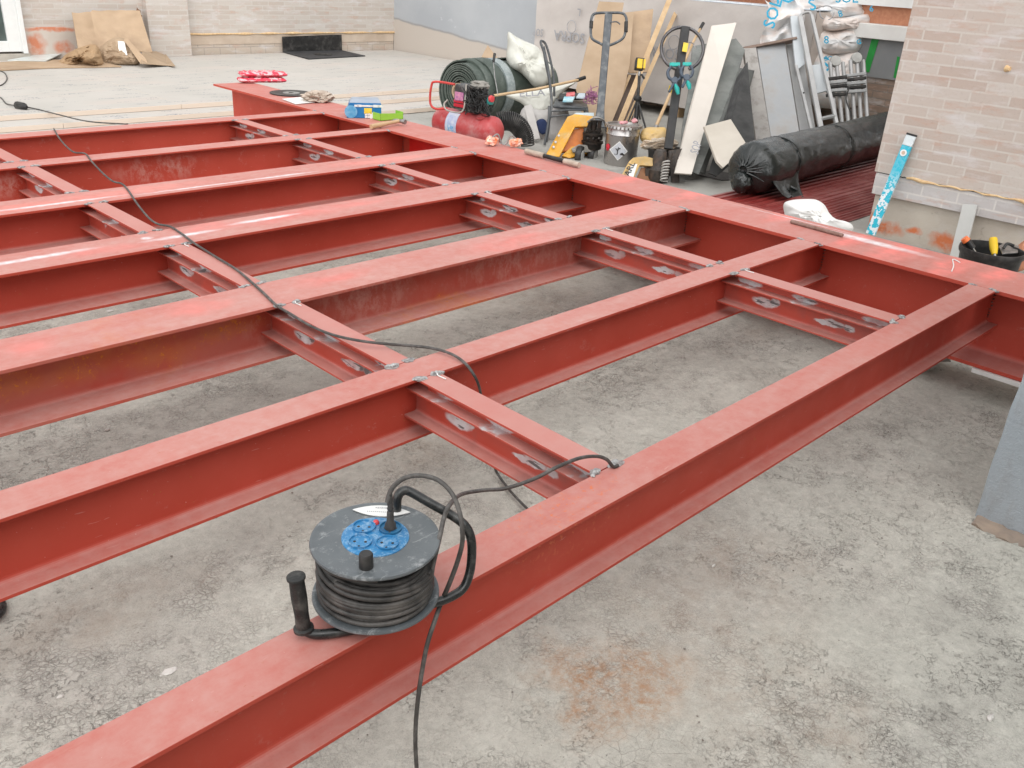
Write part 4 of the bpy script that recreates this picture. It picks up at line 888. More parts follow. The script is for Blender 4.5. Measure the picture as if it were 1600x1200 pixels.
def pillow(pts, d, th, name, mat, lab, cat, seed=0, dz=0.0, parent=None, amp=.35, smooth=True):
    # a soft bag whose outline is given; it bulges in depth
    n = len(pts); cx_ = sum(p[0] for p in pts) / n; cy_ = sum(p[1] for p in pts) / n; ring = spline([V((p[0], p[1], 0)) for p in pts], 5, True); mb = MB(); M_ = len(ring); K = 9; vs = []
    for sgn in (-1, 1):
        for k in range(K + 1):
            s_ = 1 - k / K
            for q in ring:
                px = cx_ + (q.x - cx_) * s_; py = cy_ + (q.y - cy_) * s_
                wr = noise.noise(V((px * .05 + seed, py * .05, sgn))) + .6 * (0.4 - abs(noise.noise(V((px * .11 + seed, py * .09, sgn * 2))))) * 1.2 - .5 * abs(noise.noise(V((px * .25, py * .2, seed))))
                b_ = (1 - s_ ** 2.4) ** .5
                vs.append(dep(px, py, d + sgn * th * b_ * (1 + amp * wr) + dz * (py - cy_)))
    fs = []
    for h in range(2):
        o_ = h * (K + 1) * M_
        for k in range(K):
            for j in range(M_): fs.append([o_ + k * M_ + j, o_ + k * M_ + (j + 1) % M_, o_ + (k + 1) * M_ + (j + 1) % M_, o_ + (k + 1) * M_ + j])
    mb.add(vs, fs, smooth); o = mb.build(name, mat, parent)
    bm = bmesh.new(); bm.from_mesh(o.data); bmesh.ops.remove_doubles(bm, verts=bm.verts, dist=.0008); bmesh.ops.recalc_face_normals(bm, faces=bm.faces); bm.to_mesh(o.data); bm.free()
    if lab: tag(o, lab, cat)
    return o
pillow([(794, 50), (806, 57), (820, 64), (838, 72), (848, 84), (856, 98), (866, 106), (862, 120), (850, 136), (835, 136), (824, 124), (812, 113), (798, 106), (791, 92), (793, 70)], 9.15, .16, 'white_bag', M_bag, 'white woven bag slumped on top of the dark green roll', 'bag', 3)
t = thing('printed_bag', 'white printed bag lying behind the black chair legs, below the slumped bag', 'bag', at(840, 200))
pillow([(790, 149), (815, 141), (845, 137), (872, 132), (900, 128), (885, 140), (868, 158), (858, 172), (842, 178), (828, 172), (812, 160)], 8.85, .07, 'sack', M_bag, None, None, 9, parent=t)
q = dep(811, 150, 8.70); text('ELLA', dep(811, 151, 8.71), RT * 1 - DN * .05, -DN, .085, M_print, t, sx=1.4)
pillow([(818, 168), (850, 172), (880, 160), (890, 190), (880, 222), (850, 224), (822, 218), (812, 195)], 8.75, .10, 'rubble_sack', pm('grey_sack', (.50, .48, .46), (.40, .38, .37), 6, .8, bump=.4, bs=16, bd=.02), 'grey creased sack standing under the white printed bag', 'bag', 17)
pillow([(838, 190), (850, 186), (858, 200), (850, 210), (842, 206)], 8.6, .03, 'navy_cloth', pm('navy_cloth', (.02, .035, .10), None, 8, .8), 'scrap of navy cloth in front of the grey creased sack', 'cloth', 5)
tag(MB().bar(dep(825, 165, 8.6), dep(838, 218, 8.45), .075, .012, FW).build('grey_board', pm('grey_board', (.50, .48, .46), (.42, .40, .38), 5, .8)), 'narrow grey board leaning on the creased sack', 'board')
t = thing('broom', 'wooden pole with a black end resting across the bags', 'pole', dep(765, 153, 8.5))
MB().tube([dep(768, 150, 8.45), dep(840, 139, 8.4), dep(903, 125, 8.6)], .013, 9).build('pole', M_wood, t); MB().tube([dep(901, 125.5, 8.6), dep(914, 121, 8.65)], .018, 9).build('black_end', M_black, t)
# ---------------------------------------------------------------- black metal chair
M_ch = pm('dusty_black_metal', (.04, .045, .05), (.07, .075, .08), 12, .4, dirt=(.16, .16, .16), dscale=9, spec=.5)
CD = 8.62
ch = thing('metal_chair', 'dusty black metal chair with a thin looped back behind the orange pallet truck', 'chair', at(880, 225))
T_ = lambda pts, r, n_, m_=M_ch, p_=ch, s_=6: MB().tube(spline(pts, s_), r, 9).build(n_, m_, p_)
fl = at(845, 228); dfl = depth(fl)
T_([dep(854, 222, dfl), dep(858, 190, dfl), dep(862, 160, dfl + .02), dep(858, 120, dfl + .08), dep(851, 85, dfl + .13), dep(845, 68, dfl + .16), dep(847, 64, dfl + .2), dep(853, 70, dfl + .24), dep(859, 90, dfl + .26), dep(865, 120, dfl + .26), dep(866, 150, dfl + .24)], .012, 'back_frame')
T_([dep(850, 72, dfl + .16), dep(856, 100, dfl + .17), dep(861, 130, dfl + .13), dep(863, 158, dfl + .07)], .006, 'back_slat')
T_([dep(847, 69, dfl + .18), dep(852, 100, dfl + .2), dep(858, 130, dfl + .16), dep(861, 158, dfl + .1)], .006, 'back_slat')
s_a = dep(864, 164, dfl + .02); s_b = dep(919, 168, dfl + .05); s_c = dep(917, 157, dfl + .50); s_d = dep(868, 153, dfl + .42)
MB().slab([s_a, s_b, s_c, s_d], -.03, V((0, 0, 1))).build('seat', M_ch, ch, bevel=.01)
T_([dep(858, 166, dfl), dep(857, 190, dfl - .02), dep(851, 226, dfl - .03)], .012, 'leg'); T_([dep(917, 168, dfl + .05), dep(919, 190, dfl + .05), dep(921, 232, dfl + .05)], .012, 'leg')
T_([dep(914, 160, dfl + .45), dep(913, 190, dfl + .45), dep(912, 205, dfl + .45)], .012, 'leg'); T_([dep(868, 160, dfl + .42), dep(867, 190, dfl + .42), dep(864, 208, dfl + .42)], .012, 'leg')
T_([dep(858, 183, dfl), dep(885, 180, dfl + .02), dep(919, 183, dfl + .05)], .008, 'stretcher'); T_([dep(858, 174, dfl), dep(888, 172, dfl + .02), dep(918, 172, dfl + .05)], .008, 'stretcher')
k_ = MB().slab([dep(872, 158, dfl + .25), dep(918, 156, dfl + .3), dep(915, 148, dfl + .42), dep(874, 149, dfl + .42)], .02, V((0, 0, 1))); tag(k_.build('dark_cloth', M_black, bevel=.008), 'black cloth folded at the back of the chair seat', 'cloth')
tag(MB().slab([dep(884, 153, dfl + .2), dep(898, 151, dfl + .2), dep(898, 146.5, dfl + .28), dep(885, 148, dfl + .28)], .02, V((0, 0, 1))).build('red_carton', pm('red_carton', (.62, .06, .07), (.70, .25, .25), 30, .5), bevel=.003), 'small red carton on the black chair seat', 'box')
tag(MB().slab([dep(879, 160, dfl + .06), dep(895, 160, dfl + .06), dep(898, 154, dfl + .18), dep(881, 154, dfl + .18)], .02, V((0, 0, 1))).build('blue_packet', pm('pale_blue_wrap', (.25, .55, .66), (.5, .68, .72), 20, .4), bevel=.004), 'pale blue packet at the front of the black chair seat', 'packet')
tag(MB().slab([dep(900, 154, dfl + .15), dep(914, 155, dfl + .15), dep(914, 148, dfl + .27), dep(904, 148, dfl + .27)], .016, V((0, 0, 1))).build('white_packet', pm('pale_wrap', (.55, .62, .66), (.45, .52, .58), 20, .4), bevel=.004), 'whitish packet to the right of the blue one on the chair seat', 'packet')
hb = MB(); rg = random.Random(4); P = [dep(924 + rg.gauss(0, 6), 150 + rg.gauss(0, 6.5), dfl + .08 + rg.gauss(0, .03)) for _ in range(90)]
hb.tube(spline(P, 3), .0028, 4); tag(hb.build('purple_net', pm('purple_net', (.28, .09, .20), (.38, .16, .28), 20, .7)), 'tuft of purple netting beside the chair seat', 'netting')
# ---------------------------------------------------------------- pallet trucks
M_hand = pm('scuffed_dark_tube', (.055, .065, .075), (.10, .11, .12), 14, .42, dirt=(.22, .23, .23), dscale=14, spec=.5)
M_yel = pm('yellow_enamel', (.68, .34, .012), (.60, .28, .01), 9, .4, dirt=(.48, .36, .16), dscale=8, spec=.5); M_ora = pm('orange_enamel', (.55, .16, .02), None, 9, .45)
M_pump = pm('greasy_black_iron', (.03, .027, .025), (.07, .055, .045), 30, .5, dirt=(.12, .08, .06), dscale=18)
D1 = depth(at(925, 247))
t = thing('pallet_truck', 'yellow and orange pallet truck with a tall rectangular loop handle', 'pallet truck', at(925, 247), 'pallet trucks parked behind the girder')
D1h = lambda py: D1 + .02 - (247 - py) * .0004
hp_ = [(945, 72), (938, 68), (925, 60), (923, 45), (924, 30), (928, 22), (940, 20), (952, 20), (968, 20), (976, 23), (979, 33), (977, 50), (973, 60), (962, 67), (952, 71)]
MB().tube(spline([dep(x, y, D1h(y)) for x, y in hp_], 5), .012, 9).build('handle_loop', M_hand, t)
MB().tube([dep(923.5, 44, D1h(40)), dep(924, 33, D1h(30))], .017, 9).build('rubber_grip', M_black, t); MB().tube([dep(978, 50, D1h(40)), dep(978.5, 34, D1h(30))], .017, 9).build('rubber_grip', M_black, t)
MB().bar(dep(951, 22, D1h(20)), dep(936, 198, D1h(180)), .065, .045, FW).build('tiller', M_hand, t, bevel=.006)
MB().tube(spline([dep(954, 35, D1h(35) - .03), dep(963, 34, D1h(35) - .03), dep(969, 38, D1h(35) - .03)], 4), .006, 7).build('release_lever', M_hand, t)
MB().slab([dep(928, 195, D1 - .03), dep(938, 140, D1 - .02), dep(944, 140, D1 - .02), dep(945, 200, D1 - .03)], .02, FW).build('tiller_plate', M_hand, t, bevel=.004)
# chassis arm (inverted L), fork and pump
a = MB(); a.slab([dep(852, 243, D1 - .12), dep(887, 182, D1 - .06), dep(898, 178, D1 - .05), dep(927, 181, D1 - .04), dep(927, 198, D1 - .04), dep(899, 198, D1 - .05), dep(874, 245, D1 - .12)], .05, FW); a.build('chassis_arm', M_yel, t, bevel=.006)
a = MB(); a.slab([dep(876, 237, D1 - .04), dep(893, 203, D1), dep(912, 199, D1), dep(912, 230, D1), dep(905, 236, D1)], .06, FW); a.build('chassis_side', M_ora, t, bevel=.004)
for (x, y) in ((873, 212), (868, 222), (865, 230)): MB().lathe([(.012, 0), (.010, .004), (0, .005)], dep(x, y, D1 - .125), -FW, n=12).build('rivet', M_steel, t)
a = MB(); a.slab([dep(878, 243, D1 - .1), dep(893, 229, D1 - .08), dep(925, 226, D1 - .02), dep(925, 236, D1 - .02), dep(890, 247, D1 - .1)], .25, FW); a.build('fork', M_yel, t, bevel=.006)
a = MB(); a.slab([dep(893, 232, D1 - .10), dep(905, 225, D1 - .10), dep(930, 228, D1 - .06), dep(926, 237, D1 - .06), dep(895, 238, D1 - .1)], .03, FW); a.build('axle_cover', pm('dusty_alloy', (.33, .31, .28)), t, bevel=.004)
a = MB(); a.slab([dep(890, 183, D1 + .1), dep(900, 176, D1 + .12), dep(928, 176, D1 + .12), dep(928, 182, D1 + .05)], .3, FW); a.build('rear_cover', pm('pale_blue_cover', (.52, .60, .62), None, 8, .5), t)
pu = MB(); pc = dep(926, 215, D1 - .04)
pu.lathe([(.075, -.10), (.085, -.09), (.085, -.05), (.098, -.045), (.098, -.03), (.07, -.025), (.07, .02), (.092, .025), (.092, .04), (.06, .045), (.045, .06), (.028, .065), (.028, .13), (.034, .132), (.034, .15), (0, .155)], pc, n=26)
pu.bar(pc - RT * .085 + V((0, 0, .01)), pc + RT * .085 + V((0, 0, .01)), .09, .05); pu.bar(pc + RT * .045 - FW * .03 + V((0, 0, .03)), pc + RT * .05 - FW * .03 + V((0, 0, .14)), .035, .035, FW); pu.bar(pc - RT * .055 - FW * .02 + V((0, 0, .03)), pc - RT * .035 - FW * .02 + V((0, 0, .13)), .03, .03, FW)
for q_ in (-.06, -.02, .02, .06): pu.lathe([(.011, 0), (.011, .014), (0, .016)], pc + RT * q_ - FW * .05 + V((0, 0, .035)), n=6)
for q_ in (-.05, .0, .05): pu.lathe([(.010, 0), (.010, .014), (0, .016)], pc + RT * q_ - FW * .093 + V((0, 0, -.035)), -FW, n=6); pu.build('pump', M_pump, t)
MB().tube(spline([pc + V((0, 0, .12)) - FW * .05 + RT * -.06, pc - FW * .08 + V((0, 0, .15)), pc + V((0, 0, .13)) - FW * .06 + RT * .08, pc + RT * .11 - FW * .03 + V((0, 0, .05))], 5), .009, 7).build('chain', M_steel, t)
for x, d_ in ((906, -.08), (926, .02)):
    c = dep(x, 243, D1 + d_); ax = (RT * .92 - FW * .38); ax.z = 0; ax.normalize()
    wh = MB().lathe([(.045, -.025), (.078, -.025), (.084, -.015), (.084, .015), (.078, .025), (.045, .025)], c, ax, n=30, closed=True).build('wheel', M_black, t)
    MB().lathe([(.0, -.028), (.046, -.028), (.05, -.02), (.05, .02), (.046, .028), (0, .028)], c, ax, n=24).build('wheel_hub', pm('pale_hub', (.50, .50, .48), (.38, .37, .35), 25, .6), wh)
text('JET', dep(888, 219, D1 - .012), RT + DN * .0, -DN, .045, M_print, t, sx=1.3) if 0 else None
# second truck
P2 = at(1030, 285); D2 = depth(P2)
t = thing('pallet_truck', 'pale yellow pallet truck with a black tiller ending in a round chrome ring', 'pallet truck', P2, 'pallet trucks parked behind the girder')
C2 = dep(1066, 73, D2 - .1); ring = []
for k in range(26):
    a_ = math.radians(108 + k / 25 * 324)     # open at the bottom where it meets the tiller
    ring.append(dep(1066 + 33 * math.cos(a_), 76 - 0 + 35 * math.sin(a_) * .96, D2 - .1))
M_chr = pm('worn_chrome_tube', (.16, .15, .15), (.05, .05, .055), 6, .3, .6)
MB().tube(ring, .0135, 10).build('handle_ring', M_chr, t)
MB().bar(dep(1071, 42, D2 - .12), dep(1044, 233, D2), .068, .045, FW).build('tiller', pm('black_tiller', (.02, .02, .021), (.035, .034, .034), 12, .45), t, bevel=.005)
MB().bar(dep(1072, 67, D2 - .145), dep(1069.5, 81, D2 - .145), .040, .006, FW).build('yellow_sticker', pm('yellow_print', (.8, .58, .06)), t)
MB().bar(dep(1048.5, 134, D2 - .13), dep(1046.5, 144, D2 - .13), .03, .006, FW).build('warning_sticker', pm('yellow_print', (.8, .58, .06)), t)
MB().tube(spline([dep(1076, 66, D2 - .1), dep(1083, 68, D2 - .1), dep(1087, 76, D2 - .1)], 4), .005, 6).build('release_lever', M_steel, t)
M_pyel = pm('faded_yellow_enamel', (.62, .42, .17), (.55, .36, .13), 9, .5, dirt=(.42, .33, .20), dscale=8)
a = MB(); a.slab([dep(962, 290, D2 - .16), dep(983, 252, D2 - .1), dep(990, 246, D2 - .1), dep(1008, 244, D2 - .08), dep(1024, 248, D2 - .06), dep(1022, 260, D2 - .06), dep(1000, 258, D2 - .08), dep(985, 290, D2 - .16)], .05, FW); a.build('chassis_arm', M_pyel, t, bevel=.006)
MB().slab([dep(992, 285, D2 - .06), dep(1002, 262, D2 - .04), dep(1022, 262, D2 - .03), dep(1020, 285, D2 - .03)], .05, FW).build('chassis_side', pm('brown_enamel', (.27, .12, .05), None, 9, .5), t)
dd_ = D2 - .165; pd = MB().slab([dep(977, 279, dd_), dep(987, 257, dd_), dep(996, 256, dd_), dep(989, 279, dd_)], .002, FW).build('name_plate', M_white, t)
text('ARL', dep(983, 276.5, dd_ - .003), (dep(992, 258, dd_) - dep(983, 278, dd_)), -RT * .9 - DN * .4, .068, M_black, pd)
pu = MB(); pc = dep(1030, 258, D2 - .04); pu.lathe([(.08, -.12), (.09, -.10), (.09, -.03), (.075, -.02), (.06, 0), (.06, .06), (.05, .10), (.04, .12)], pc, n=20); pu.bar(pc + RT * .02 + V((0, 0, .03)), pc + RT * .10 + V((0, 0, .02)), .06, .07); pu.bar(pc - RT * .11 - V((0, 0, .05)), pc - RT * .02 - V((0, 0, .05)), .07, .06); pu.lathe([(.02, 0), (.02, .05), (.012, .06)], pc + RT * .08 + V((0, 0, .05)), n=10); pu.lathe([(.012, 0), (.012, .02), (0, .022)], pc + RT * .06 + V((0, 0, .02)) - FW * .04, -FW, n=6); pu.build('pump', M_pump, t)
sp_ = MB(); ssc = dep(1037, 283, D2 - .13)
pts = [ssc + V((0, 0, .16 * k / 60)) + (RT * math.cos(k * .75) + FW * math.sin(k * .75)) * .028 for k in range(61)]; sp_.tube(pts, .0055, 6); sp_.build('spring', pm('pale_spring', (.6, .58, .55), None, 20, .5, .3), t)
MB().slab([dep(1045, 235, D2 - .02), dep(1066, 232, D2), dep(1060, 246, D2), dep(1062, 285, D2 + .02), dep(1050, 286, D2 + .02)], .03, FW).build('rear_plate', M_pump, t)
# spring clamps on the ring
M_teal = pm('teal_plastic', (.01, .40, .36), None, 10, .4, bump=0); M_slate = pm('slate_plastic', (.05, .07, .10), (.08, .10, .13), 20, .4, bump=0)
for k, (cx_, cy_, s_, lab) in enumerate(((1054, 117, 1, 'left of two spring clamps hanging from the round handle ring, teal pads'), (1073, 114, -1, 'right of two spring clamps hanging from the round handle ring, teal pads'))):
    d_ = D2 - .19 - .02 * k; c = thing('spring_clamp', lab, 'clamp', dep(cx_, cy_, d_), 'spring clamps on the pallet truck handle'); g = .95 if k == 0 else .8
    X = lambda dx, dy: dep(cx_ + dx * g, cy_ + dy * g, d_)
    MB().tube(spline([X(-5, -15), X(-11, -5), X(-9, 5), X(-1, 10), X(5, 20)], 5), [.010 + .004 * math.sin(i * .16) for i in range(21)], 8).build('jaw_arm', M_slate, c)
    MB().tube(spline([X(6, -15), X(12, -5), X(9, 6), X(1, 11), X(-9, 28)], 5), [.011] * 21, 8).build('jaw_arm', M_slate, c)
    MB().lathe([(.02, -.014), (.026, -.012), (.026, .012), (.02, .014)], X(0, 9), FW, n=16).build('pivot', M_slate, c)
    MB().bar(X(-8, -17), X(9, -17), .03, .018, FW).build('teal_pad', M_teal, c, bevel=.004)
    MB().tube([X(1, 15), X(4, 23), X(6, 32)], [.010, .020, .012], 10).build('teal_grip', M_teal, c)
# ---------------------------------------------------------------- tin pail
pp_ = at(968, 256); D3 = depth(pp_)
pc = V((pp_.x, pp_.y, G)); top = up(pc, 194).z - G; pr_ = 26.5 / FOC * D3
t = thing('tin_pail', 'shiny tin pail with a white diamond hazard label between the pallet trucks', 'pail', pc)
def tinm():
    t = NT('tinplate'); c = t.mix(t.ramp(t.noise(4, 4), .35, .65), (.52, .50, .48), (.40, .38, .37)); return t.out(c, t.ramp(t.noise(9, 5), .3, .7, .22, .38), t.bump(t.noise(7, 3), .15, .006), .9, .5)
M_tin = tinm()
MB().lathe([(pr_ * .93, 0), (pr_ * .95, .01), (pr_ * .97, top * .75), (pr_ * 1.01, top * .76), (pr_ * 1.01, top * .785), (pr_ * .98, top * .80), (pr_, top * .95), (pr_ * 1.0, top * .96)], pc, n=44).build('body', M_tin, t)
lid = MB().lathe([(0, top * .955), (pr_ * .9, top * .955), (pr_ * .92, top * 1.0), (pr_ * 1.06, top * 1.0), (pr_ * 1.07, top * .97), (pr_ * 1.05, top * .94)], pc, n=44).build('lid', M_tin, t)
a = MB()
for k in range(30):
    a_ = k / 30 * 2 * math.pi; d_ = V((math.cos(a_), math.sin(a_), 0)); a.bar(pc + d_ * pr_ * 1.06 + V((0, 0, top * .99)), pc + d_ * pr_ * 1.09 + V((0, 0, top * .93)), .02, .006)
a.build('crimped_lugs', M_tin, lid)
fd = V((-FW.x, -FW.y, 0)).normalized(); sdv = V((fd.y, -fd.x, 0)); sdv = sdv if sdv.dot(RT) > 0 else -sdv
def onP(px, z): 
    q = (px - 968) / 26.5; q = max(-.97, min(.97, q)); return pc + sdv * q * pr_ + fd * math.sqrt(1 - q * q) * pr_ * 1.0 + V((0, 0, z))
zc = up(pc, 231).z - G
def hazard(hw, hh, off, mat, nm, par):
    mb = MB(); vs = []; N_ = 10
    for i in range(N_ + 1):
        u = -1 + 2 * i / N_; b = onP(962 + hw * u, zc) ; o_ = (b - pc); o_.z = 0; o_ = o_.normalized() * off
        e = hh * (1 - abs(u)) + .0005; vs += [b + o_ + V((0, 0, e)), b + o_ - V((0, 0, e))]
    mb.add(vs, [[2 * i, 2 * i + 1, 2 * i + 3, 2 * i + 2] for i in range(N_)]); return mb.build(nm, mat, par)
hz_ = hazard(13.5, .082, .0035, M_white, 'hazard_label', t); o_ = hazard(11.8, .072, .005, pm('label_grey', (.60, .62, .66), None, 9, .5), 'label_field', hz_)
a = MB(); o3 = fd * .010
q = lambda px, dz: onP(px, zc + dz) + o3
a.tube([q(960, -.03), q(960, .0), q(961, .03)], .004, 5); a.tube([q(960, .0), q(957, .02)], .003, 5); a.tube([q(960, .01), q(964, .025)], .003, 5)
a.tube([q(964, -.028), q(967, -.02), q(971, -.03)], [.003, .008, .003], 6); a.tube([q(955, -.03), q(971, -.034)], .002, 4); a.build('hazard_symbol', M_black, hz_)
MB().blob(onP(946, top * .45) + fd * .0, (.006, .02, .03), .3, 2, 2, 3).build('red_mark', pm('stripe_red', (.62, .03, .05)), t)
a = MB().blob(pc + V((0, 0, top + .012)), (.05, .03, .014), .5, 2, 2, 3); a.blob(pc + RT * .09 + V((0, .0, top + .03)), (.03, .03, .02), .5, 2, 2, 4); tag(a.build('red_scrap', pm('red_scrap', (.60, .14, .18), (.7, .45, .45), 20, .6)), 'bits of red wrapping on the lid of the tin pail', 'wrapping')
# ---------------------------------------------------------------- laser level on tripod
D4 = 8.35
t = thing('laser_tripod', 'yellow and black laser level on a slim black tripod', 'tripod', dep(994, 200, D4))
MB().tube([dep(993, 196, D4), dep(997, 150, D4)], .022, 10).build('column', M_black, t); MB().tube([dep(997, 152, D4), dep(999, 118, D4)], .014, 10).build('column', M_black, t)
MB().lathe([(.035, 0), (.04, .02), (.03, .04)], dep(996, 157, D4), n=14).build('collar', M_black, t)
for (x, y, dd) in ((979, 196, -.15), (1010, 204, -.15), (1000, 186, .3)): MB().tube([dep(996, 155, D4), dep(x, y, D4 + dd)], .009, 7).build('leg', M_black, t)
MB().tube([dep(1002, 116, D4 - .02), dep(1007, 123, D4 - .02)], .010, 7).build('clamp_lever', M_black, t)
lz = thing('laser_level', 'small yellow laser level head on top of the black tripod', 'laser level', dep(1000, 110, D4))
MB().bar(dep(998, 109, D4), dep(1000, 92, D4), .085, .08, FW).build('body', M_black, lz, bevel=.01); MB().bar(dep(999, 107, D4 - .04), dep(1000.5, 92, D4 - .04), .05, .02, FW).build('yellow_shell', pm('yellow_plastic', (.85, .55, .02), None, 10, .4, bump=0), lz, bevel=.005); MB().bar(dep(1006, 108, D4 - .02), dep(1007, 94, D4 - .02), .02, .05, FW).build('yellow_shell', pm('yellow_plastic', (.85, .55, .02)), lz)
MB().lathe([(.016, 0), (.016, .03), (.006, .04)], dep(998.5, 118, D4), n=10).build('mount', M_steel, lz)
# ---------------------------------------------------------------- leaning cardboards and battens
DC = 10.4
def sheet(pts, d0_, d1_, th, name, mat, lab, cat, group=None, bev=.0, parent=None):
    y0_ = min(p[1] for p in pts); y1_ = max(p[1] for p in pts)
    P = [dep(p[0], p[1], d0_ + (d1_ - d0_) * (p[1] - y0_) / (y1_ - y0_)) for p in pts]     # d0 at the top, d1 at the foot
    o = MB().slab(P, th, FW).build(name, mat, parent, bevel=bev)
    if lab: tag(o, lab, cat, group)
    return o
M_kr2 = pm('kraft_card_worn', (.46, .335, .225), (.40, .285, .185), 3, .85, bump=.2, bs=25, dirt=(.30, .21, .14), dscale=2)
sheet([(936, 2), (975, 4), (972, 20), (990, 18), (984, 100), (973, 150), (952, 200), (914, 195), (900, 140), (917, 70)], 9.9, 8.9, .012, 'cardboard_sheet', M_kraft, 'tall brown cardboard sheet leaning behind the rectangular handle', 'cardboard')
sheet([(990, 18), (1021, 14), (1016, 60), (1015, 112), (983, 114), (976, 100)], 10.0, 9.6, .02, 'cardboard_sheet', M_kr2, 'worn brown cardboard piece behind the laser level', 'cardboard')
sheet([(942, 195), (975, 115), (1000, 118), (992, 170), (985, 205), (955, 210)], 9.9, 9.4, .01, 'dark_card', pm('brown_dark_card', (.22, .17, .14), (.17, .13, .11), 8, .9), 'dark brown board lying behind the tin pail', 'board')
def batten(a_, b_, wd, th, lab, mat=M_wood, name='wooden_batten'):
    return tag(MB().bar(a_, b_, wd, th, FW).build(name, mat, bevel=.002), lab, 'batten', 'wooden battens leaning on the insulation stack')
batten(dep(1058, -30, 9.9), dep(966, 198, 8.9), .055, .03, 'long wooden batten leaning left of the laser level')
batten(dep(1078, -30, 10.4), dep(978, 195, 9.2), .045, .03, 'thin wooden batten close behind the laser level')
batten(dep(984, 118, 9.5), dep(953, 192, 9.0), .03, .02, 'short batten edging the dark brown board')
t = thing('shovel', 'shovel with a long wooden shaft and black tip, head down in the yellow sack', 'shovel', dep(1020, 220, 7.75))
MB().tube([dep(1094, 45, 8.3), dep(1083, 66, 8.25), dep(1060, 118, 8.1), dep(1024, 200, 7.8)], [.011, .013, .014, .016], 9).build('shaft', M_wood, t); MB().tube([dep(1094, 45, 8.3), dep(1099, 36, 8.32)], .016, 8).build('black_tip', M_black, t); MB().tube([dep(1026, 197, 7.8), dep(1016, 218, 7.75)], [.02, .03], 9).build('socket', M_steel, t)
pillow([(1003, 204), (1012, 199), (1026, 199), (1040, 200), (1042, 215), (1036, 230), (1020, 232), (1008, 226), (1000, 216)], 7.72, .10, 'yellow_sack', pm('yellow_paper_sack', (.66, .44, .14), (.60, .44, .24), 9, .75, bump=.4, bs=20, bd=.01), 'crumpled yellow paper sack above the black bucket', 'sack', 12)
# black bucket with card scraps
bc = at(1038, 275); D5 = depth(bc) + .12; bc = dep(1036, 270, D5); bc.z = G
br = .155; bh = up(bc, 232).z - G
t = thing('black_bucket', 'black plastic bucket full of torn cardboard behind the round handled truck', 'bucket', bc)
MB().lathe([(0, .01), (br * .78, .0), (br * .97, bh * .93), (br * 1.05, bh * .94), (br * 1.05, bh), (br * .97, bh), (br * .93, bh * .9), (br * .74, .02), (0, .02)], bc, n=36).build('body', M_black, t)
o = crumple('torn_cardboard', 'torn scraps of cardboard heaped in the black bucket', 'cardboard', 1030, 226, depth(bc + V((0, 0, bh))) , .15, .05, .10, 6, pm('card_scraps', (.55, .42, .30), (.62, .56, .48), 9, .85), .5, 2.4)
# ---------------------------------------------------------------- stack of wrapped insulation boards
SX = 9.0; WRAP = pm('wrapped_insulation', (.50, .46, .435), (.55, .51, .48), 2.5, .42, bump=.35, bs=5, bd=.03)
sb = .02
b0 = atx(832, 120, SX); b1 = atx(1250, 160, SX); zt = up((SX, atx(1130, 8, SX).y, 0), 5).z
t = thing('insulation_stack', 'tall wrapped stack of insulation boards printed with upside down lettering behind the pallet trucks', 'insulation', V((SX, 6, G)))
zb_ = G + .12; n_l = 12
a = MB(); a.box((SX + .02, b1.y, zb_), (SX + .50, b0.y, zt - .01)); co = a.build('boards', pm('cream_foam', (.62, .55, .50), None, 6, .8), t)
a = MB()
ynn = 60
def wr(u, v):
    yy = b0.y + (b1.y - b0.y) * u; zz = zb_ + (zt - zb_) * v
    return (SX - .004 + noise.noise(V((yy * 1.3, zz * 5 + yy * 1.5, 0))) * .010 + (.010 * abs(noise.noise(V((yy * 4 + zz * 6, zz * 2, 4))))), yy, zz)
a.sheet(wr, ynn, 40, .003); wo_ = a.build('wrap', WRAP, t)
a = MB(); a.box((SX + .001, b1.y, zt), (SX + .52, b0.y, zt + .012)); a.build('top_film', pm('blue_grey_film', (.48, .54, .60), (.62, .66, .70), 6, .3, bump=.4, bs=8, bd=.02), t, bevel=.005)
a = MB()
for k in range(4): yy = b0.y + (b1.y - b0.y) * (k + .2) / 3.6; a.box((SX + .02, yy, G), (SX + .5, yy + .12 if yy + .12 < b0.y else b0.y, zb_ - .002))
a.build('pallet_blocks', M_wood, t)
def upside(px, py, body, size, sx=1.0):
    # printed on the wrap, upside down as in the place: baseline runs towards the left
    o_ = atx(px, py, SX - .036); return text(body, o_, V((0, 1, 0)), V((0, 0, -1)), size, M_print, wo_, sx=sx)
upside(914, 53, 'SOPRA', .17, 1.0); upside(849, 46, 'SOP', .13, .8); upside(1064, 78, 'SOPRA', .17, 1.0) 
upside(908, 14, 'L', .12)
rgm = MB()
for (px, py) in ((893, 42), (1053, 66)):
    c = atx(px, py, SX - .034); rgm.tube([c + V((0, math.cos(k / 24 * 6.283) * .075, math.sin(k / 24 * 6.283) * .075)) for k in range(24)], .004, 5, closed=True)
rgm.build('round_mark', M_print, wo_)
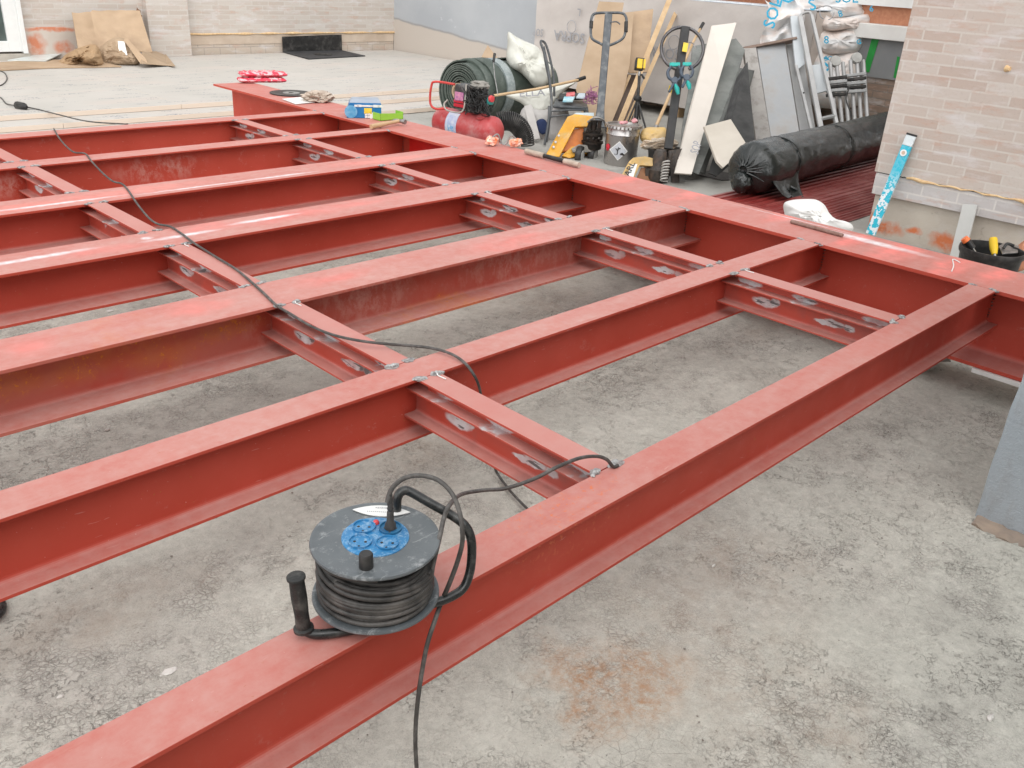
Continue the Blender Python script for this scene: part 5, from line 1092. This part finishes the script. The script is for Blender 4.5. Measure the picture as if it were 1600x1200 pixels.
# packs wrapped in film with cyan lettering, right of the stack
def film():
    t = NT('clear_printed_film'); c = t.mix(t.ramp(t.noise(2.2, 4, .5, t.sc(t.pos, (1, 1, 4))), .42, .56), (.78, .69, .64), (.70, .70, .70)); c = t.mix(t.ramp(t.noise(5, 7, .7), .55, .66, 0, .6), c, (.84, .84, .84))
    return t.out(c, t.ramp(t.noise(5, 4), .3, .7, .35, .6), t.bump(t.noise(5, 5, .6), .35, .02), 0, .5)
M_film = film(); M_cyan = pm('cyan_print', (.01, .36, .58), None, 10, .45, bump=0)
DPk = 9.3
pk_ = []
specs = [([(1205, -30), (1360, -30), (1368, -2), (1366, 22), (1340, 30), (1290, 33), (1258, 18), (1230, 22), (1210, 10)], 9.2, 'topmost film wrapped insulation pack, at the top edge above the ladder', 1),
         ([(1262, 12), (1300, 28), (1362, 20), (1364, 36), (1352, 50), (1330, 46), (1296, 50), (1268, 40)], 9.15, 'middle film wrapped insulation pack with the round arrow mark', 2),
         ([(1262, 36), (1300, 46), (1350, 42), (1356, 62), (1348, 76), (1335, 84), (1290, 86), (1266, 74)], 9.2, 'lower film wrapped insulation pack printed with a cyan 8', 3),
         ([(1268, 72), (1300, 80), (1350, 74), (1345, 95), (1345, 130), (1342, 165), (1270, 165), (1262, 120)], 9.25, 'bottom film wrapped insulation pack behind the folded ladders', 4)]
packs = []
for pts, d_, lab, sd_ in specs:
    t = thing('insulation_pack', lab, 'insulation pack', dep(pts[-1][0], pts[-1][1], d_), 'insulation packs wrapped in printed film')
    w_ = pillow(pts, d_ + .15, .22, 'film', M_film, None, None, sd_ * 9, parent=t, amp=.22); packs.append((t, w_))
def onpack(i, px, py, body, size, d_, rot=0):
    t, w_ = packs[i]; c_, s_ = math.cos(rot), math.sin(rot)
    return text(body, dep(px, py, d_), RT * c_ - DN * s_, -DN * c_ - RT * s_, size, M_cyan, t)
onpack(0, 1212, 6, 'IO', .20, 8.90, .1); onpack(0, 1266, 17, 'S', .16, 8.88, .3); onpack(0, 1305, 4, 'SOL', .13, 8.9)
onpack(2, 1287, 68, '8', .11, 8.94); onpack(3, 1285, 112, 'S', .20, 8.98, .2); onpack(3, 1288, 95, 'SO', .07, 8.97); onpack(2, 1338, 69, 'G', .07, 8.95); onpack(1, 1311, 27, '8', .09, 8.9, .3); onpack(1, 1358, 18, '6', .09, 8.95)
tr_ = MB(); c = (1292, 20)
for s0_ in (0, 2.1, 4.2):
    tr_.tube([dep(c[0] + 11 * math.cos(s0_ + k * .17), c[1] + 11 * math.sin(s0_ + k * .17), 8.88) for k in range(9)], .005, 5)
tr_.build('arrow_circle', M_print, packs[1][0])
# cyan printed film hanging at the corner of the big stack
t = thing('loose_film', 'loose flap of clear film with cyan letters at the corner of the insulation stack', 'film', dep(1225, 60, 8.8))
a = MB(); a.sheet(lambda u, v: dep(1195 + 55 * u + 8 * math.sin(v * 5), 0 + 70 * v + 6 * math.sin(u * 7), 8.95 - .06 * noise.noise(V((u * 4, v * 4, 1))) * 2), 16, 16, .003); fo_ = a.build('film', M_film, t)
text('SO', dep(1222, 0, 8.86), DN * 1 + RT * .12, -RT + DN * .1, .20, M_cyan, t) if 0 else text('SOL', dep(1209, 46, 8.82), -DN + RT * .3, -RT * .9 - DN * .3, .17, M_cyan, t)
# ---------------------------------------------------------------- leaning felt, white board, beige board
M_felt = pm('grey_felt', (.17, .18, .17), (.24, .25, .235), 5, .95, bump=.5, bs=40, dirt=(.10, .10, .10), dscale=3)
sheet([(1082, 72), (1150, 60), (1164, 78), (1152, 120), (1120, 200), (1092, 272), (1062, 262), (1066, 200), (1076, 140)], 8.9, 7.2, .03, 'felt_sheet', M_felt, 'grey felt sheet leaning behind the long white board', 'felt')
a = MB(); a.sheet(lambda u, v: dep(1150 + 28 * u - 75 * v + 6 * math.sin(v * 6) * u, 108 + 160 * v + 5 * u, 8.6 - 1.2 * v - .12 * math.sin(u * 3.1)), 10, 24, .02); tag(a.build('felt_fold', pm('dark_grey_felt', (.11, .115, .11), (.16, .165, .155), 6, .95, bump=.5, bs=40)), 'dark grey folded felt edge hanging right of the white board', 'felt')
a = MB(); a.slab([dep(1152, 120, 8.3), dep(1168, 96, 8.3), dep(1180, 225, 7.6), dep(1120, 275, 7.2), dep(1108, 270, 7.2)], .03, FW); tag(a.build('dark_sheet', pm('very_dark_felt', (.045, .045, .045), (.08, .08, .078), 6, .95)), 'blackish sheet standing in the gap left of the galvanised panel', 'felt')
M_xps = pm('pale_xps', (.68, .63, .57), (.64, .59, .53), 3, .7, bump=.05, bs=60)
t = thing('white_board', 'long off white insulation board leaning beside the black tiller', 'board', dep(1070, 272, 7.1))
sheet([(1112, 40), (1151, 35), (1128, 110), (1100, 205), (1081, 272), (1054, 270), (1078, 170), (1098, 95)], 8.75, 7.05, .04, 'board', M_xps, None, None, parent=t, bev=.003)
qa, qb = dep(1102, 212, 7.4), dep(1088, 247, 7.16)
text('SOP', dep(1090.5, 242, 7.15), (dep(1104, 208, 7.37) - dep(1092.5, 243, 7.15)), -RT - DN * .3, .10, M_print, t)
sheet([(1100, 197), (1142, 186), (1166, 224), (1160, 236), (1130, 262), (1120, 252)], 7.45, 6.9, .05, 'beige_board', pm('beige_board', (.58, .53, .46), (.52, .47, .40), 4, .8, bump=.1), 'square beige insulation offcut leaning behind the black roll', 'board', bev=.004)
# dark flat scrap on floor
a = MB(); pts = [at(1083, 266), at(1100, 269), at(1122, 268), at(1142, 272), at(1150, 276), at(1145, 282), at(1128, 283), at(1108, 278), at(1090, 274)]
a.slab([p + V((0, 0, .004)) for p in pts], .004, V((0, 0, 1))); tag(a.build('rubber_scrap', pm('damp_rubber', (.035, .032, .03), (.07, .065, .06), 20, .5)), 'flat dark rubber scrap on the floor before the leaning boards', 'scrap')
# ---------------------------------------------------------------- galvanised tub / panel
M_galv = pm('galvanised', (.33, .34, .35), (.39, .40, .41), 3, .42, .35, bump=.15, bs=5, bd=.02, dirt=(.34, .31, .28), dscale=3); M_conc = pm('grey_board_edge', (.40, .38, .36), (.34, .32, .30), 8, .85, dirt=(.22, .2, .18), dscale=10)
t = thing('galvanised_cabinet', 'large grey metal cabinet side with a speckled edge leaning left of the ladder', 'metal cabinet', dep(1200, 225, 7.3))
sheet([(1162, 74), (1181, 70), (1206, 222), (1183, 232)], 8.8, 8.15, .06, 'edge_board', M_conc, None, None, parent=t, bev=.003)
sheet([(1182, 71), (1226, 63), (1250, 212), (1206, 222)], 8.85, 8.2, .05, 'front_sheet', M_galv, None, None, parent=t, bev=.003)
sheet([(1227, 60), (1250, 56), (1275, 205), (1251, 211)], 8.95, 8.35, .05, 'side_sheet', pm('galvanised_light', (.42, .42, .41), (.36, .36, .36), 4, .5, .2), None, None, parent=t, bev=.003)
sheet([(1162, 73), (1245, 57), (1246, 60), (1163, 77)], 8.76, 8.78, .12, 'rim', pm('brown_rim', (.30, .22, .18), None, 9, .8), None, None, parent=t)
# ---------------------------------------------------------------- step ladder
M_alu = pm('aluminium', (.46, .46, .455), (.38, .38, .375), 6, .38, .35, bump=.05)
DL = 8.6
t = thing('step_ladder', 'aluminium step ladder leaning against the film wrapped insulation packs', 'ladder', dep(1280, 212, DL - .5))
K_ = lambda x, y, d_=0: dep(x, y, DL + .25 - (y - 20) * .0035 + d_)
MB().tube(spline([K_(1250, 30), K_(1252, 23), K_(1262, 19), K_(1268, 24), K_(1275, 50)], 5), .014, 8).build('top_hoop', M_alu, t)
MB().bar(K_(1250, 26), K_(1284, 208), .045, .03, FW).build('stile', M_alu, t, bevel=.003); MB().bar(K_(1268, 24), K_(1310, 204), .03, .03, FW).build('stile', M_alu, t, bevel=.003)
MB().bar(K_(1243, 100, .1), K_(1270, 212, .05), .028, .028, FW).build('stile', M_alu, t, bevel=.003)
MB().tube([K_(1256, 145, -.03), K_(1255.6, 145, -.035)], .008, 8).build('bolt', M_black, t)
sheet([(1264, 102), (1284, 100), (1292, 142), (1272, 147)], DL - .02, DL - .1, .03, 'tray', pm('pale_grey_plastic', (.50, .54, .56), (.55, .58, .60), 6, .45), None, None, parent=t, bev=.004)
MB().slab([K_(1235, 24, .08), K_(1250, 22, .08), K_(1258, 100, .08), K_(1244, 110, .08)], .03, FW).build('top_cap', pm('pale_grey_plastic', (.50, .54, .56)), t, bevel=.004)
for (x0_, y0_, x1_, y1_) in ((1281, 186, 1303, 181), (1284, 200, 1306, 196)): MB().bar(K_(x0_, y0_), K_(x1_, y1_), .06, .02, V((0, 0, 1))).build('step', M_alu, t, bevel=.002)
# folding trestles
for k, (x, lab) in enumerate(((1307, 'left one of the two folded aluminium trestles strapped behind the black roll'), (1337, 'right one of the two folded aluminium trestles strapped behind the black roll'))):
    d_ = 8.75 + .05 * k; t = thing('folded_trestle', lab, 'trestle', dep(x, 190, d_), 'folded aluminium trestles')
    hd_ = MB(); hd_.lathe([(0.001, -.025), (.048, -.025), (.054, -.015), (.054, .015), (.048, .025), (0.001, .025)], dep(x - 2 + 3 * k, 96 - 5 * k, d_), FW, n=20); hd_.build('hinge_head', pm('clear_grey_plastic', (.40, .40, .38), (.52, .52, .50), 14, .35), t)
    for j in range(3):
        xx = x - 11 + 10 * j; MB().tube([dep(xx + 1 + 2 * k, 98 - 3 * k, d_ + .02 * j), dep(xx + 10, 196, d_ - .35 + .02 * j)], .019, 10).build('leg', M_alu, t)
    for j in range(5):
        MB().bar(dep(x - 16, 124 + j * 6.2 - k * 5, d_ - .22), dep(x + 16, 120 + j * 6.2 - k * 5 + j * .5, d_ - .22), .028, .03, FW).build('crossbar', M_black if j % 2 == (0 if k == 0 else 1) else pm('grey_bar', (.42, .43, .43), None, 9, .5), t, bevel=.004)
MB_ = MB().tube(spline([dep(1328, 135, 8.45), dep(1322, 155, 8.4), dep(1330, 180, 8.3), dep(1325, 200, 8.2)], 5), .007, 6); tag(MB_.build('black_strap', M_black), 'loose black strap hanging before the folded trestles', 'strap')
# ---------------------------------------------------------------- black wrapped roll on red sheets
def blackfilm():
    t = NT('black_stretch_film'); c = t.mix(t.ramp(t.noise(3, 5), .35, .65), (.005, .007, .0065), (.012, .016, .015)); 
    st2 = t.noise(9, 6, .65, t.sc(t.pos, (.6, 2.2, 1.4)), 1.2)
    return t.out(c, t.ramp(t.noise(6, 5), .3, .7, .10, .22), t.bump(st2, .4, .02), 0, .65)
M_bf = blackfilm()
rR = .186; ra2 = V((5.70, 3.33, -.168)); rb2 = V((9.3, 3.60, -.168))
t = thing('wrapped_roll', 'long roll wrapped in shiny black film lying on the red sheets', 'roll', V((ra2.x, ra2.y, G)))
a = MB(); dv = (rb2 - ra2); Lr = dv.length; dn_ = dv.normalized(); v1_ = dn_.cross(V((0, 0, 1))).normalized(); v2_ = v1_.cross(dn_)
NS, NR = 110, 48; vs = []
for i in range(NS + 1):
    s_ = i / NS * Lr
    f = 1.0
    if s_ < .14: f = math.sqrt(max(0.0, 1 - ((.14 - s_) / .14) ** 2)) * .82 + .18
    for k in range(NR):
        a_ = 2 * math.pi * k / NR
        r_ = rR * f * (1 + .05 * noise.noise(V((s_ * 2, math.cos(a_) * 1.2, math.sin(a_) * 1.2))) + .10 * (.3 - abs(noise.noise(V((s_ * 7 + a_ * 1.3, math.cos(a_) * 3, math.sin(a_) * 3))))))
        if s_ < .3: r_ *= 1 + .10 * noise.noise(V((s_ * 8, math.cos(a_) * 5, math.sin(a_) * 5))) * (1 - s_ / .3)
        for sb_ in (.45, 1.45): r_ -= .012 * math.exp(-((s_ - sb_ - .05 * math.cos(a_)) / .02) ** 2)
        vs.append(ra2 + dn_ * s_ + (v1_ * math.cos(a_) + v2_ * math.sin(a_)) * r_)
vs.append(ra2 + dn_ * .02)
fs = [[i * NR + k, i * NR + (k + 1) % NR, (i + 1) * NR + (k + 1) % NR, (i + 1) * NR + k] for i in range(NS) for k in range(NR)] + [[(k + 1) % NR, k, len(vs) - 1] for k in range(NR)] + [list(range(NS * NR, NS * NR + NR))]
a.add(vs, fs, True); a.build('film_wrap', M_bf, t)
a = MB()
for s_, r_ in ((.47, 1.0), (1.47, 1.0)):
    pts = [ra2 + dn_ * (s_ + .05 * math.cos(q_) - .0) + (v1_ * math.cos(q_) + v2_ * math.sin(q_)) * (rR * 1.005) for q_ in [k / 40 * 6.283 for k in range(40)]]; a.tube(pts, .0028, 6, closed=True); a.build('binding_cord', M_black, t); a = MB()
for k in range(15):
    q_ = k * .42 + .3 + .1 * math.sin(k * 5); c0_ = ra2 + dn_ * .01 + (v1_ * math.cos(q_) + v2_ * math.sin(q_)) * .03; c1_ = ra2 + dn_ * .05 + (v1_ * math.cos(q_) + v2_ * math.sin(q_)) * rR * .82
    MB().tube(spline([c0_ - dn_ * .03, c0_.lerp(c1_, .4) - dn_ * .018 + v1_ * .01, c1_ - dn_ * .0], 6), [.0085, .0085, .008, .008, .0075, .007, .006, .0055, .005, .004, .0035, .003, .002][:13], 7).build('gathered_fold', M_bf, t)
MB().blob(ra2 - V((0, 0, .085)) - dn_ * .02, (.06, .07, .075), .22, 2.2, 4, 5).build('knotted_end', M_bf, t)
a = MB(); fA = ra2 + dn_ * .12; a.sheet(lambda u, v: fA + dn_ * (.42 * u) + V((0, -1, 0)) * (rR * .93 + .10 * v * v + .02 * math.sin(u * 9) * v) + V((0, 0, -.05 - .17 * v * (.55 + .55 * u) + .012 * math.sin(u * 14 + v * 3))), 24, 12, .004); a.build('loose_flap', M_bf, t)
MB().tube(spline([dep(1232, 290, 6.56), dep(1240, 294, 6.55), dep(1246, 297, 6.55)], 4), [.012 - .0008 * i for i in range(9)], 7).build('twisted_tail', M_bf, t)
# red profiled sheets stacked under the roll
M_rs = pm('red_profiled_sheet', (.19, .022, .02), (.25, .035, .03), 4, .38, bump=.05, dirt=(.30, .10, .09), dscale=4, spec=.5)
e_near = at(1330, 356, G); e_farl = at(1140, 306, G)
dirx = V((rb2.x - ra2.x, rb2.y - ra2.y, 0)).normalized(); ac = V((-dirx.y, dirx.x, 0));
ac = V((0, 1, 0)); dirx = V((1, 0, 0))
st0 = at(1335, 356, G); 
# stack origin: the near lower corner of the stack (it runs back past the clad wall's corner)
o0 = at(1160, 420, G); 
base_pt = V((5.45, 2.69, 0)); Wd = .80; Ls = 3.7
for k in range(10):
    z = G + .006 + k * .0105; sh_x = random.uniform(-.02, .03); sy = random.uniform(-.006, .006)
    wv = Wd - .022 * k; o_ = base_pt + dirx * sh_x + ac * (sy + .022 * k)
    prof = []; n_r = 10; pit = wv / n_r
    for j in range(n_r):
        y_ = j * pit; prof += [(y_, 0), (y_ + pit * .18, 0), (y_ + pit * .26, .009), (y_ + pit * .40, .009), (y_ + pit * .48, 0)]
    prof.append((wv, 0)); lo = [o_ + ac * p[0] + V((0, 0, z + p[1])) for p in prof]; mb = MB(); n_ = len(lo)
    A_ = lo + [p + V((0, 0, .0012)) for p in lo]; B_ = [p + dirx * Ls for p in A_]
    vs = A_ + B_; m_ = 2 * n_; fs = []
    for i in range(n_ - 1):
        fs += [[i, i + 1, m_ + i + 1, m_ + i], [n_ + i, m_ + n_ + i, m_ + n_ + i + 1, n_ + i + 1], [i, n_ + i, n_ + i + 1, i + 1], [m_ + i, m_ + i + 1, m_ + n_ + i + 1, m_ + n_ + i]]
    fs += [[0, m_, m_ + n_, n_], [n_ - 1, 2 * n_ - 1, m_ + 2 * n_ - 1, m_ + n_ - 1]]
    mb.add(vs, fs); o = mb.build('profiled_sheet', M_rs)
    lab = 'topmost red profiled steel sheet, directly under the black roll' if k == 9 else 'lowest red profiled steel sheet of the stack, jutting out past the others' if k == 0 else 'red profiled steel sheet inside the stack under the black roll'
    tag(o, lab, 'metal sheet', 'red profiled sheets stacked behind the girder')
# white sack
pillow([(1225, 318), (1235, 313), (1255, 311), (1275, 312), (1288, 320), (1296, 333), (1306, 342), (1322, 346), (1332, 352), (1330, 362), (1300, 372), (1260, 366), (1232, 345), (1225, 330)], 5.55, .16, 'white_sack', pm('white_sack', (.82, .82, .80), (.76, .76, .74), 4, .7, bump=.2, bs=8, bd=.02), 'bright white sack lying on the red sheets just behind the girder', 'sack', 21, amp=.25)
# ---------------------------------------------------------------- spirit level, plank, bucket
lv0 = V(at(1362, 366, G)); lv0.x = WX - .20; 
lb_ = aty(1362, 368, at(1362, 366).y); LA = atx(1360, 366, WX - .14); LB = atx(1424, 212, WX - .025)
def levelm():
    t = NT('paint_splashed_cyan'); v = t.pos; m1 = t.ramp(t.noise(38, 3, .6, t.warp(.04, 20)), .47, .51); c = t.mix(m1, (.015, .42, .56), (.70, .74, .76))
    sx = t.n.new('ShaderNodeSeparateXYZ'); t.L(t.pos, sx.inputs[0]); clean = t.ramp(sx.outputs['Z'], LB.z - .22, LB.z - .38); c = t.mix(t.math('MULTIPLY', t.math('SUBTRACT', 1.0, clean), .9), c, (.015, .42, .56)); return t.out(c, .4, None, 0, .5)
t = thing('spirit_level', 'cyan spirit level splashed with white, leaning on the brick slip wall', 'spirit level', LA)
ld = (LB - LA).normalized(); LL = (LB - LA).length
MB().bar(LA, LA + ld * (LL * .90), .062, .022, (-1, 0, 0)).build('body', levelm(), t, bevel=.002)
MB().bar(LA + ld * (LL * .902), LB, .062, .022, (-1, 0, 0)).build('end_section', pm('level_alu', (.66, .72, .74), None, 9, .4), t, bevel=.003)
MB().bar(LA + ld * (LL * 1.0), LB + ld * .012, .064, .026, (-1, 0, 0)).build('end_cap', M_black, t, bevel=.002)
nrm = V((-1, 0, 0)) ; sd2 = ld.cross(nrm).normalized(); n2_ = sd2.cross(ld).normalized(); n2_ = n2_ if n2_.x < 0 else -n2_
vc = LA + ld * (LL * .83) + n2_ * .0125
MB().lathe([(.012, 0), (.021, 0), (.021, .003), (.012, .003)], vc, n2_, n=24, closed=True).build('vial_ring', M_white, t); MB().lathe([(0, .002), (.012, .002), (.012, 0)], vc, n2_, n=20).build('vial', pm('vial_wood', (.55, .40, .30), None, 9, .3), t)
MB().tube([LA + ld * (LL * .905) + n2_ * .012, LA + ld * (LL * .905) + n2_ * .0125], .03, 16).build('cyan_end', pm('cyan_clean', (.015, .42, .56), None, 9, .4), t) if 0 else None
PA = atx(1496, 400, WX - .13); PB = atx(1516, 320, WX - .012)
MB_ = MB().bar(PA - (PB - PA) * .35, PB, .085, .018, (-1, 0, 0)); tag(MB_.build('grey_plank', pm('grey_plank', (.42, .42, .40), (.48, .48, .46), 6, .7), bevel=.002), 'short pale grey plank leaning on the wall left of the tool bucket', 'plank')
rim = .335; bc = at(1551, 405, G); zr = -.10; bc = at(1551, 388, zr); bc.z = G; br = 47 / FOC * depth(V((bc.x, bc.y, zr))); bh = zr - G
t = thing('tool_bucket', 'round black tub holding yellow and orange handled tools by the brick slip wall', 'bucket', bc)
MB().lathe([(0, .012), (br * .74, .0), (br * .76, .004), (br * .95, bh * .90), (br * 1.0, bh * .92), (br * 1.02, bh * .96), (br, bh), (br * .95, bh), (br * .92, bh * .93), (br * .72, .03), (0, .03)], bc, n=48).build('body', M_black, t)
M_ye = pm('yellow_plastic', (.85, .55, .02)); rimc = bc + V((0, 0, bh))
t = thing('yellow_tool', 'tool with a bright yellow handle sticking out of the black tub', 'tool', dep(1553, 388, depth(rimc)))
dB = depth(rimc); MB().tube([dep(1554, 398, dB - .02), dep(1553, 388, dB), dep(1552, 374, dB + .02), dep(1552, 371, dB + .02)], [.012, .020, .020, .016], 12).build('handle', M_ye, t); MB().tube([dep(1556, 410, dB - .03), dep(1554, 397, dB - .02)], .008, 8).build('shank', M_steel, t)
t = thing('orange_tool', 'tool with an orange tipped black handle leaning on the rim of the tub', 'tool', dep(1513, 385, dB))
MB().tube([dep(1520, 388, dB + .02), dep(1510, 376, dB + .02)], [.016, .020], 12).build('handle', M_black, t); MB().tube([dep(1510.5, 377, dB + .02), dep(1506, 372, dB + .02)], [.021, .018], 12).build('orange_tip', pm('orange_tip', (.80, .18, .05), None, 9, .4), t); MB().tube([dep(1519, 387, dB + .02), dep(1530, 402, dB + .03)], .006, 8).build('shank', M_steel, t)
t = thing('trowel', 'steel plastering trowel lying inside the black tub', 'trowel', dep(1573, 390, dB))
MB().slab([dep(1560, 386, dB + .02), dep(1570, 380, dB + .1), dep(1592, 386, dB + .1), dep(1590, 396, dB - .02), dep(1566, 398, dB - .04)], .006, V((0, 0, 1))).build('blade', M_steel, t, bevel=.001)
MB().tube(spline([dep(1568, 388, dB), dep(1574, 381, dB), dep(1584, 384, dB)], 4), .008, 8).build('handle', M_black, t)
tag(MB().blob(atx(1597, 400, WX - .12), (.06, .05, .09), .3, 2, 3, 4, flat=G).build('broken_brick', pm('orange_brick', (.52, .24, .14))), 'piece of orange brick at the right edge beside the black tub', 'brick')
# ---------------------------------------------------------------- cardboard by the back wall
zB = BT + .004
def bsheet(pts, th, name, mat, lab, cat, parent=None):
    o = MB().slab([aty(x, y, BY - .14 - dy) for x, y, dy in pts], th, V((0, 1, 0))).build(name, mat, parent)
    if lab: tag(o, lab, cat)
    return o
f0_ = at(112, 80, zB); 
a = MB()
Pq = [(112, 17, 0), (145, 20, .02), (218, 16, .0), (228, 30, .03), (237, 78, .45), (182, 82, .45), (122, 76, .42)]
a.slab([aty(x, y, BY - .02 - dy) for x, y, dy in Pq], .012, V((0, -1, 0))); a = MB()
def lean(u, v):
    xt_ = 112 + (218 - 112) * u; xb_ = 122 + (238 - 122) * u; x_ = xb_ + (xt_ - xb_) * v; yb_ = 78 + 4 * u; yt_ = 17 + 2.2 * noise.noise(V((u * 6, 1, 0))) + (3 if u < .3 else 0); y_ = yb_ + (yt_ - yb_) * v
    cr = .10 * abs(u - .30) + .08 * abs(u - .74) + .05 * abs(v - .55) + .02 * noise.noise(V((u * 5, v * 5, 0)))
    return aty(x_, y_, BY - .46 + .36 * v - cr + .05)
a.sheet(lean, 40, 26, -.010, False); cbx = a.build('cardboard_box', M_kr2); tag(cbx, 'flattened brown cardboard box leaning on the back wall, its corner torn', 'cardboard')
a = MB().blob(aty(216, 28, BY - .06), (.05, .02, .10), .6, 3, 3, 4); to_ = a.build('torn_hole', pm('burnt_card', (.10, .05, .03), (.22, .12, .07), 20, .9), cbx)
yH = at(150, 103, zB).y
def heap(u, v):
    px = 75 + 158 * u; py = 105 - 45 * v
    return None
pillow([(85, 104), (96, 92), (104, 84), (125, 74), (150, 70), (160, 92), (158, 104), (120, 105)], depth(at(120, 102, zB)) + .15, .20, 'kraft_paper', pm('kraft_crumpled', (.40, .27, .155), (.33, .215, .12), 7, .85, bump=.3, bs=14, bd=.01), 'crumpled brown kraft paper left of the labelled cardboard', 'paper', 31, amp=1.3, smooth=False)
t = thing('labelled_card', 'bulging brown cardboard with a white label before the leaning box', 'cardboard', at(185, 102, zB))
pillow([(152, 80), (165, 66), (183, 58), (200, 64), (213, 78), (219, 98), (205, 103), (165, 103), (154, 96)], depth(at(185, 102, zB)) + .15, .18, 'card', M_kraft, None, None, 41, parent=t, amp=.5, smooth=False)
dq = depth(at(185, 102, zB)) - .05
MB().slab([dep(184, 64, dq), dep(194, 65, dq), dep(199, 86, dq), dep(186, 87, dq)], .004, FW).build('label', M_white, t)
MB().slab([dep(193, 62, dq + .02), dep(199, 60, dq + .05), dep(228, 92, dq - .0), dep(231, 100, dq - .02), dep(219, 99, dq - .02)], .012, FW).build('folded_flap', M_kr2, t)
a = MB(); a.slab([at(220, 100, zB + .05), at(262, 103, zB + .004), at(274, 104, zB + .02), at(255, 80, zB + .02), at(222, 82, zB + .14)], .008, V((0, 0, 1))); tag(a.build('card_flap', M_kraft, bevel=.002), 'flat brown card flap lying right of the labelled cardboard', 'cardboard')
a = MB(); a.slab([at(-20, 112, zB), at(75, 107, zB), at(190, 105, zB), at(150, 96, zB), at(70, 94, zB), at(-20, 100, zB)], .012, V((0, 0, 1))); tag(a.build('flat_cardboard', M_kr2), 'long flat brown cardboard lying on the boards at the left', 'cardboard')
a = MB(); a.slab([at(12, 95, zB + .015), at(72, 96, zB + .015), at(98, 84, zB + .05), at(60, 86, zB + .04)], .01, V((0, 0, 1))); tag(a.build('foil_sheet', pm('pale_foil', (.60, .64, .62), None, 6, .35)), 'pale blue white sheet on the flat cardboard under the glazed door', 'sheet')
# black roof outlet sheet
t = thing('drain_mat', 'black rubber drain sheet folded up against the back wall', 'drain mat', at(480, 88, zB))
y2 = BY - .012
A0 = aty(442, 86, y2); A1 = aty(534, 80, y2)
a = MB(); a.slab([V((A0.x, y2, zB)), V((A1.x, y2, zB)), V((A1.x, y2, zB + .24)), V((A0.x, y2, zB + .22))], .012, V((0, -1, 0))); a.build('upstand', M_black, t, bevel=.003)
a = MB(); a.slab([V((A0.x, y2, zB)), at(482, 93, zB), at(571, 88, zB), V((A1.x, y2, zB))], .012, V((0, 0, 1))); a.build('flat_sheet', pm('matt_black_rubber', (.03, .03, .032), (.05, .05, .052), 8, .7), t, bevel=.003)
cq = at(505, 85.5, zB + .013); MB().lathe([(.06, 0), (.13, 0), (.13, .008), (.06, .008)], cq, n=28, closed=True).build('outlet_ring', M_black, t)
